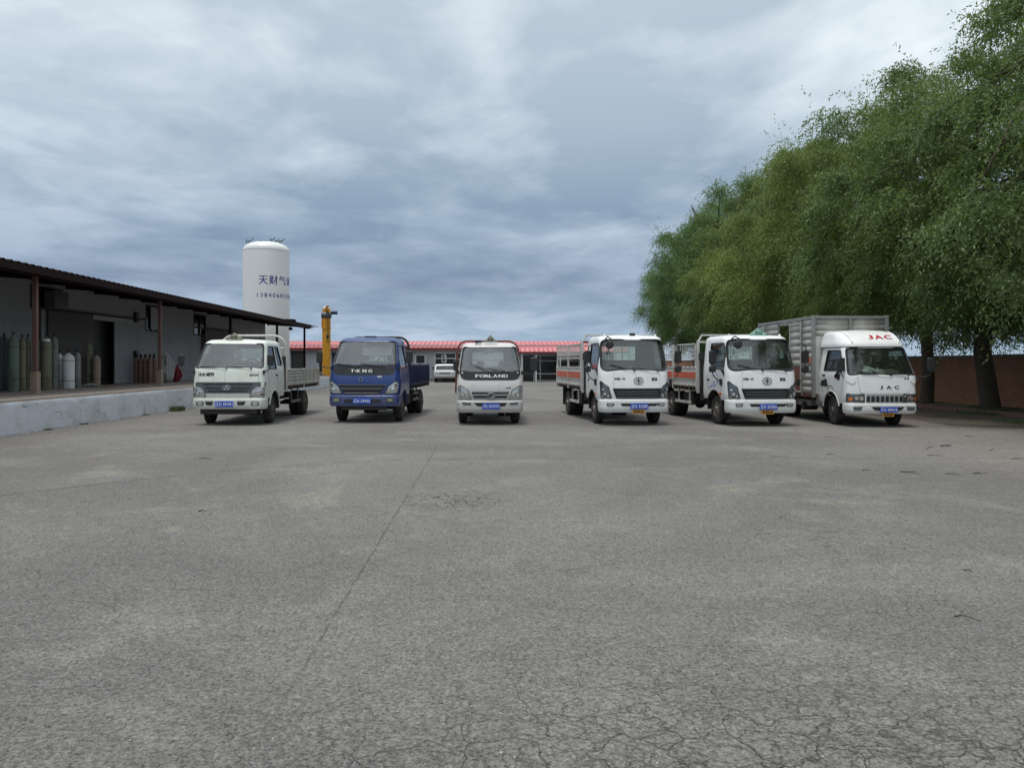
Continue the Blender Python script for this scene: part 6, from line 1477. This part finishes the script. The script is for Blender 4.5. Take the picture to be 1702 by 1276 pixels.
for (y_, mi, rz_, sc_, hue, lab, dx) in trees:
    t_ = thing('willow_tree', lab, 'tree', (17.4 + dx, y_, .05), rz_, GT); t_.scale = (sc_ * 1.06, sc_ * 1.06, sc_ * (1.22 if y_ > 60 else 1.12))
    k_ = obj('trunk', TM[mi][0], None, t_); cr = obj('crown', TM[mi][1], None, t_); cr.color = hue + (1,)
    if y_ in (26.1, 29.6): t_.location.z = -.4; k_.scale = (.86, .86, 1.0)
    if y_ == 20.3: t_.location.z = -.85; k_.scale = (1.1, 1.1, 1.0)
    if y_ == 29.6: k_.scale = (.70, .70, 1)

# ------------------------------------------------------------------ small stuff on the ground
rs = random.Random(21)
bm = bmesh.new()
def pebble(bm, x, y, s, z=0):
    mt = Matrix.Translation((x, y, z + s * .3)) @ Matrix.Rotation(rs.uniform(0, 6), 4, 'Z') @ Matrix.Diagonal((s, s * rs.uniform(.6, 1), s * rs.uniform(.45, .8), 1))
    vs = [bm.verts.new(mt @ (Vector(p) + Vector((rs.uniform(-.2, .2), rs.uniform(-.2, .2), rs.uniform(-.15, .15))))) for p in ((1, 0, 0), (0, 1, 0), (-1, 0, 0), (0, -1, 0), (0, 0, 1), (0, 0, -.6), )]
    for a, b in ((0, 1), (1, 2), (2, 3), (3, 0)): bm.faces.new((vs[a], vs[b], vs[4])); bm.faces.new((vs[b], vs[a], vs[5]))
for i in range(5200):
    d_ = 3 + 17 * rs.random() ** 1.6; x_ = rs.uniform(-.70, .76) * d_
    if not (-10.8 < x_ < 14.6): continue
    pebble(bm, x_, d_, rs.uniform(.002, .006) * (2.0 if rs.random() < .05 else 1))
for i in range(900): y_ = rs.uniform(13, 40); pebble(bm, -10.85 + abs(rs.gauss(0, .22)), y_, rs.uniform(.008, .035))
tag(obj('gravel', bm, 'stone', smooth=False), 'loose chippings scattered over the asphalt yard', 'gravel', kind='stuff')
bm = bmesh.new()
for i in range(4200):
    y_ = rs.uniform(14, 36); x_ = rs.gauss(14.7, 1.5); s_ = rs.uniform(.02, .045)
    if x_ > 18.6: continue
    z_ = .012 if x_ < 16.2 else .13
    mt = Matrix.Translation((x_, y_, z_)) @ Matrix.Rotation(rs.uniform(0, 6), 4, 'Z') @ Matrix.Rotation(rs.uniform(-.4, .4), 4, 'X'); bm.faces.new([bm.verts.new(mt @ Vector(p)) for p in ((-s_, 0, 0), (0, -s_ * .3, .004), (s_, 0, 0), (0, s_ * .3, .004))])
tag(obj('leaf_litter', bm, 'deadleaf', smooth=False), 'dry fallen leaves along the kerb under the willows', 'leaves', kind='stuff')
def weeds(loc, n, rad, h, lab, seed, m='grass'):
    r_ = random.Random(seed); bm = bmesh.new()
    for i in range(n):
        a = r_.uniform(0, 6.28); q = r_.random() ** .6 * rad; x_, y_ = math.cos(a) * q, math.sin(a) * q * 1.6; hh = h * r_.uniform(.4, 1); l = Vector((r_.uniform(-.5, .5), r_.uniform(-.5, .5), 0)) * hh
        b = Vector((x_, y_, 0)); w = Vector((r_.uniform(-1, 1), r_.uniform(-1, 1), 0)).normalized() * .006; mi = b + l * .4 + Vector((0, 0, hh * .6)); tp = b + l + Vector((0, 0, hh))
        A = [bm.verts.new(p) for p in (b - w, b + w, mi + w, mi - w)]; bm.faces.new(A); bm.faces.new((A[3], A[2], bm.verts.new(tp)))
    return tag(obj('weeds', bm, m, loc=loc, smooth=False), lab, 'weeds', kind='stuff')
q = at(284, 683, z=0); weeds((-10.75, q.y, 0), 420, .22, .22, 'tuft of green weeds at the foot of the loading dock beside the greenish white flatbed', 1)
bm_l = [(14.6, 20.6, 'low weeds growing on the litter at the right photo edge'), (15.9, 24.3, 'low weeds against the kerb below the thick willow trunk'), (16.9, 25.6, 'low weeds in the soil bed at the foot of the thick willow trunk')]
for i, (x_, y_, lb) in enumerate(bm_l): weeds((x_, y_, .02 if x_ < 16.3 else .09), 500, .55, .13, lb, 30 + i)
for i, y_ in enumerate((13.2, 18.6, 20.3, 24.0)): weeds((-10.88, y_, 0), 60, .10, .06, ('first', 'second', 'third', 'fourth')[i] + ' tiny patch of weeds along the dock foot counted from the camera', 50 + i)
# twigs
tw = [(1563, 741, 1579, 741.5, .022), (1497, 783, 1528, 787, .014), (1571, 786, 1602, 790, .010), (1604, 724, 1620, 725, .012), (1541, 756, 1570, 757.5, .010), (1645, 748, 1652, 746, .012), (1681, 762, 1700, 762, .012), (1433, 781, 1447, 781, .013),
      (1586, 1022, 1632, 1030, .008), (1374, 754, 1390, 755, .010), (1618, 786, 1630, 787, .014), (1540, 745, 1552, 742, .012), (1601, 946, 1615, 948, .008), (1280, 758, 1322, 760, .006), (331, 761, 352, 762, .012), (330, 849, 342, 849, .012), (1370, 726, 1395, 727, .008), (1660, 695, 1700, 698, .02)]
where = ['thick dark stick', 'forked thin twig', 'long thin pale twig', 'short twig nearest the kerb', 'thin twig beside the thick stick', 'short upright-lying twig', 'thin twig at the right photo edge', 'small twig below the lorry front', 'thin twig lying alone in the right foreground', 'thin twig before the mint sign lorry', 'stubby twig right of the pale one', 'short twig left of the thick stick', 'tiny twig in the right middle ground', 'hair thin twig before the fifth lorry', 'stick lying near the loading dock', 'short brown stick on the left asphalt', 'thin twig before the box lorry', 'dead branch on the litter by the kerb']
for (x0, y0, x1, y1, r_), wh_ in zip(tw, where):
    r_ *= .55
    a, b = at(x0, y0, z=.01), at(x1, y1, z=.01); bm = bmesh.new(); m_ = a.lerp(b, .5) + Vector((0, rs.uniform(-.03, .03), r_ * .5)); a.z = b.z = r_; m_.z += r_
    tube(bm, [a, a.lerp(m_, .6) + Vector((0, rs.uniform(-.02, .02), 0)), m_, m_.lerp(b, .5), b], r_, 6, rs=[r_, r_ * .9, r_ * .8, r_ * .6, r_ * .4])
    if r_ > .0072: c_ = m_ + Vector((.10, rs.uniform(-.10, .10), .01)); tube(bm, [m_, m_.lerp(c_, .5), c_], r_ * .5, 5)
    tag(obj('twig', bm, 'twig'), wh_ + ' on the asphalt yard', 'twig')
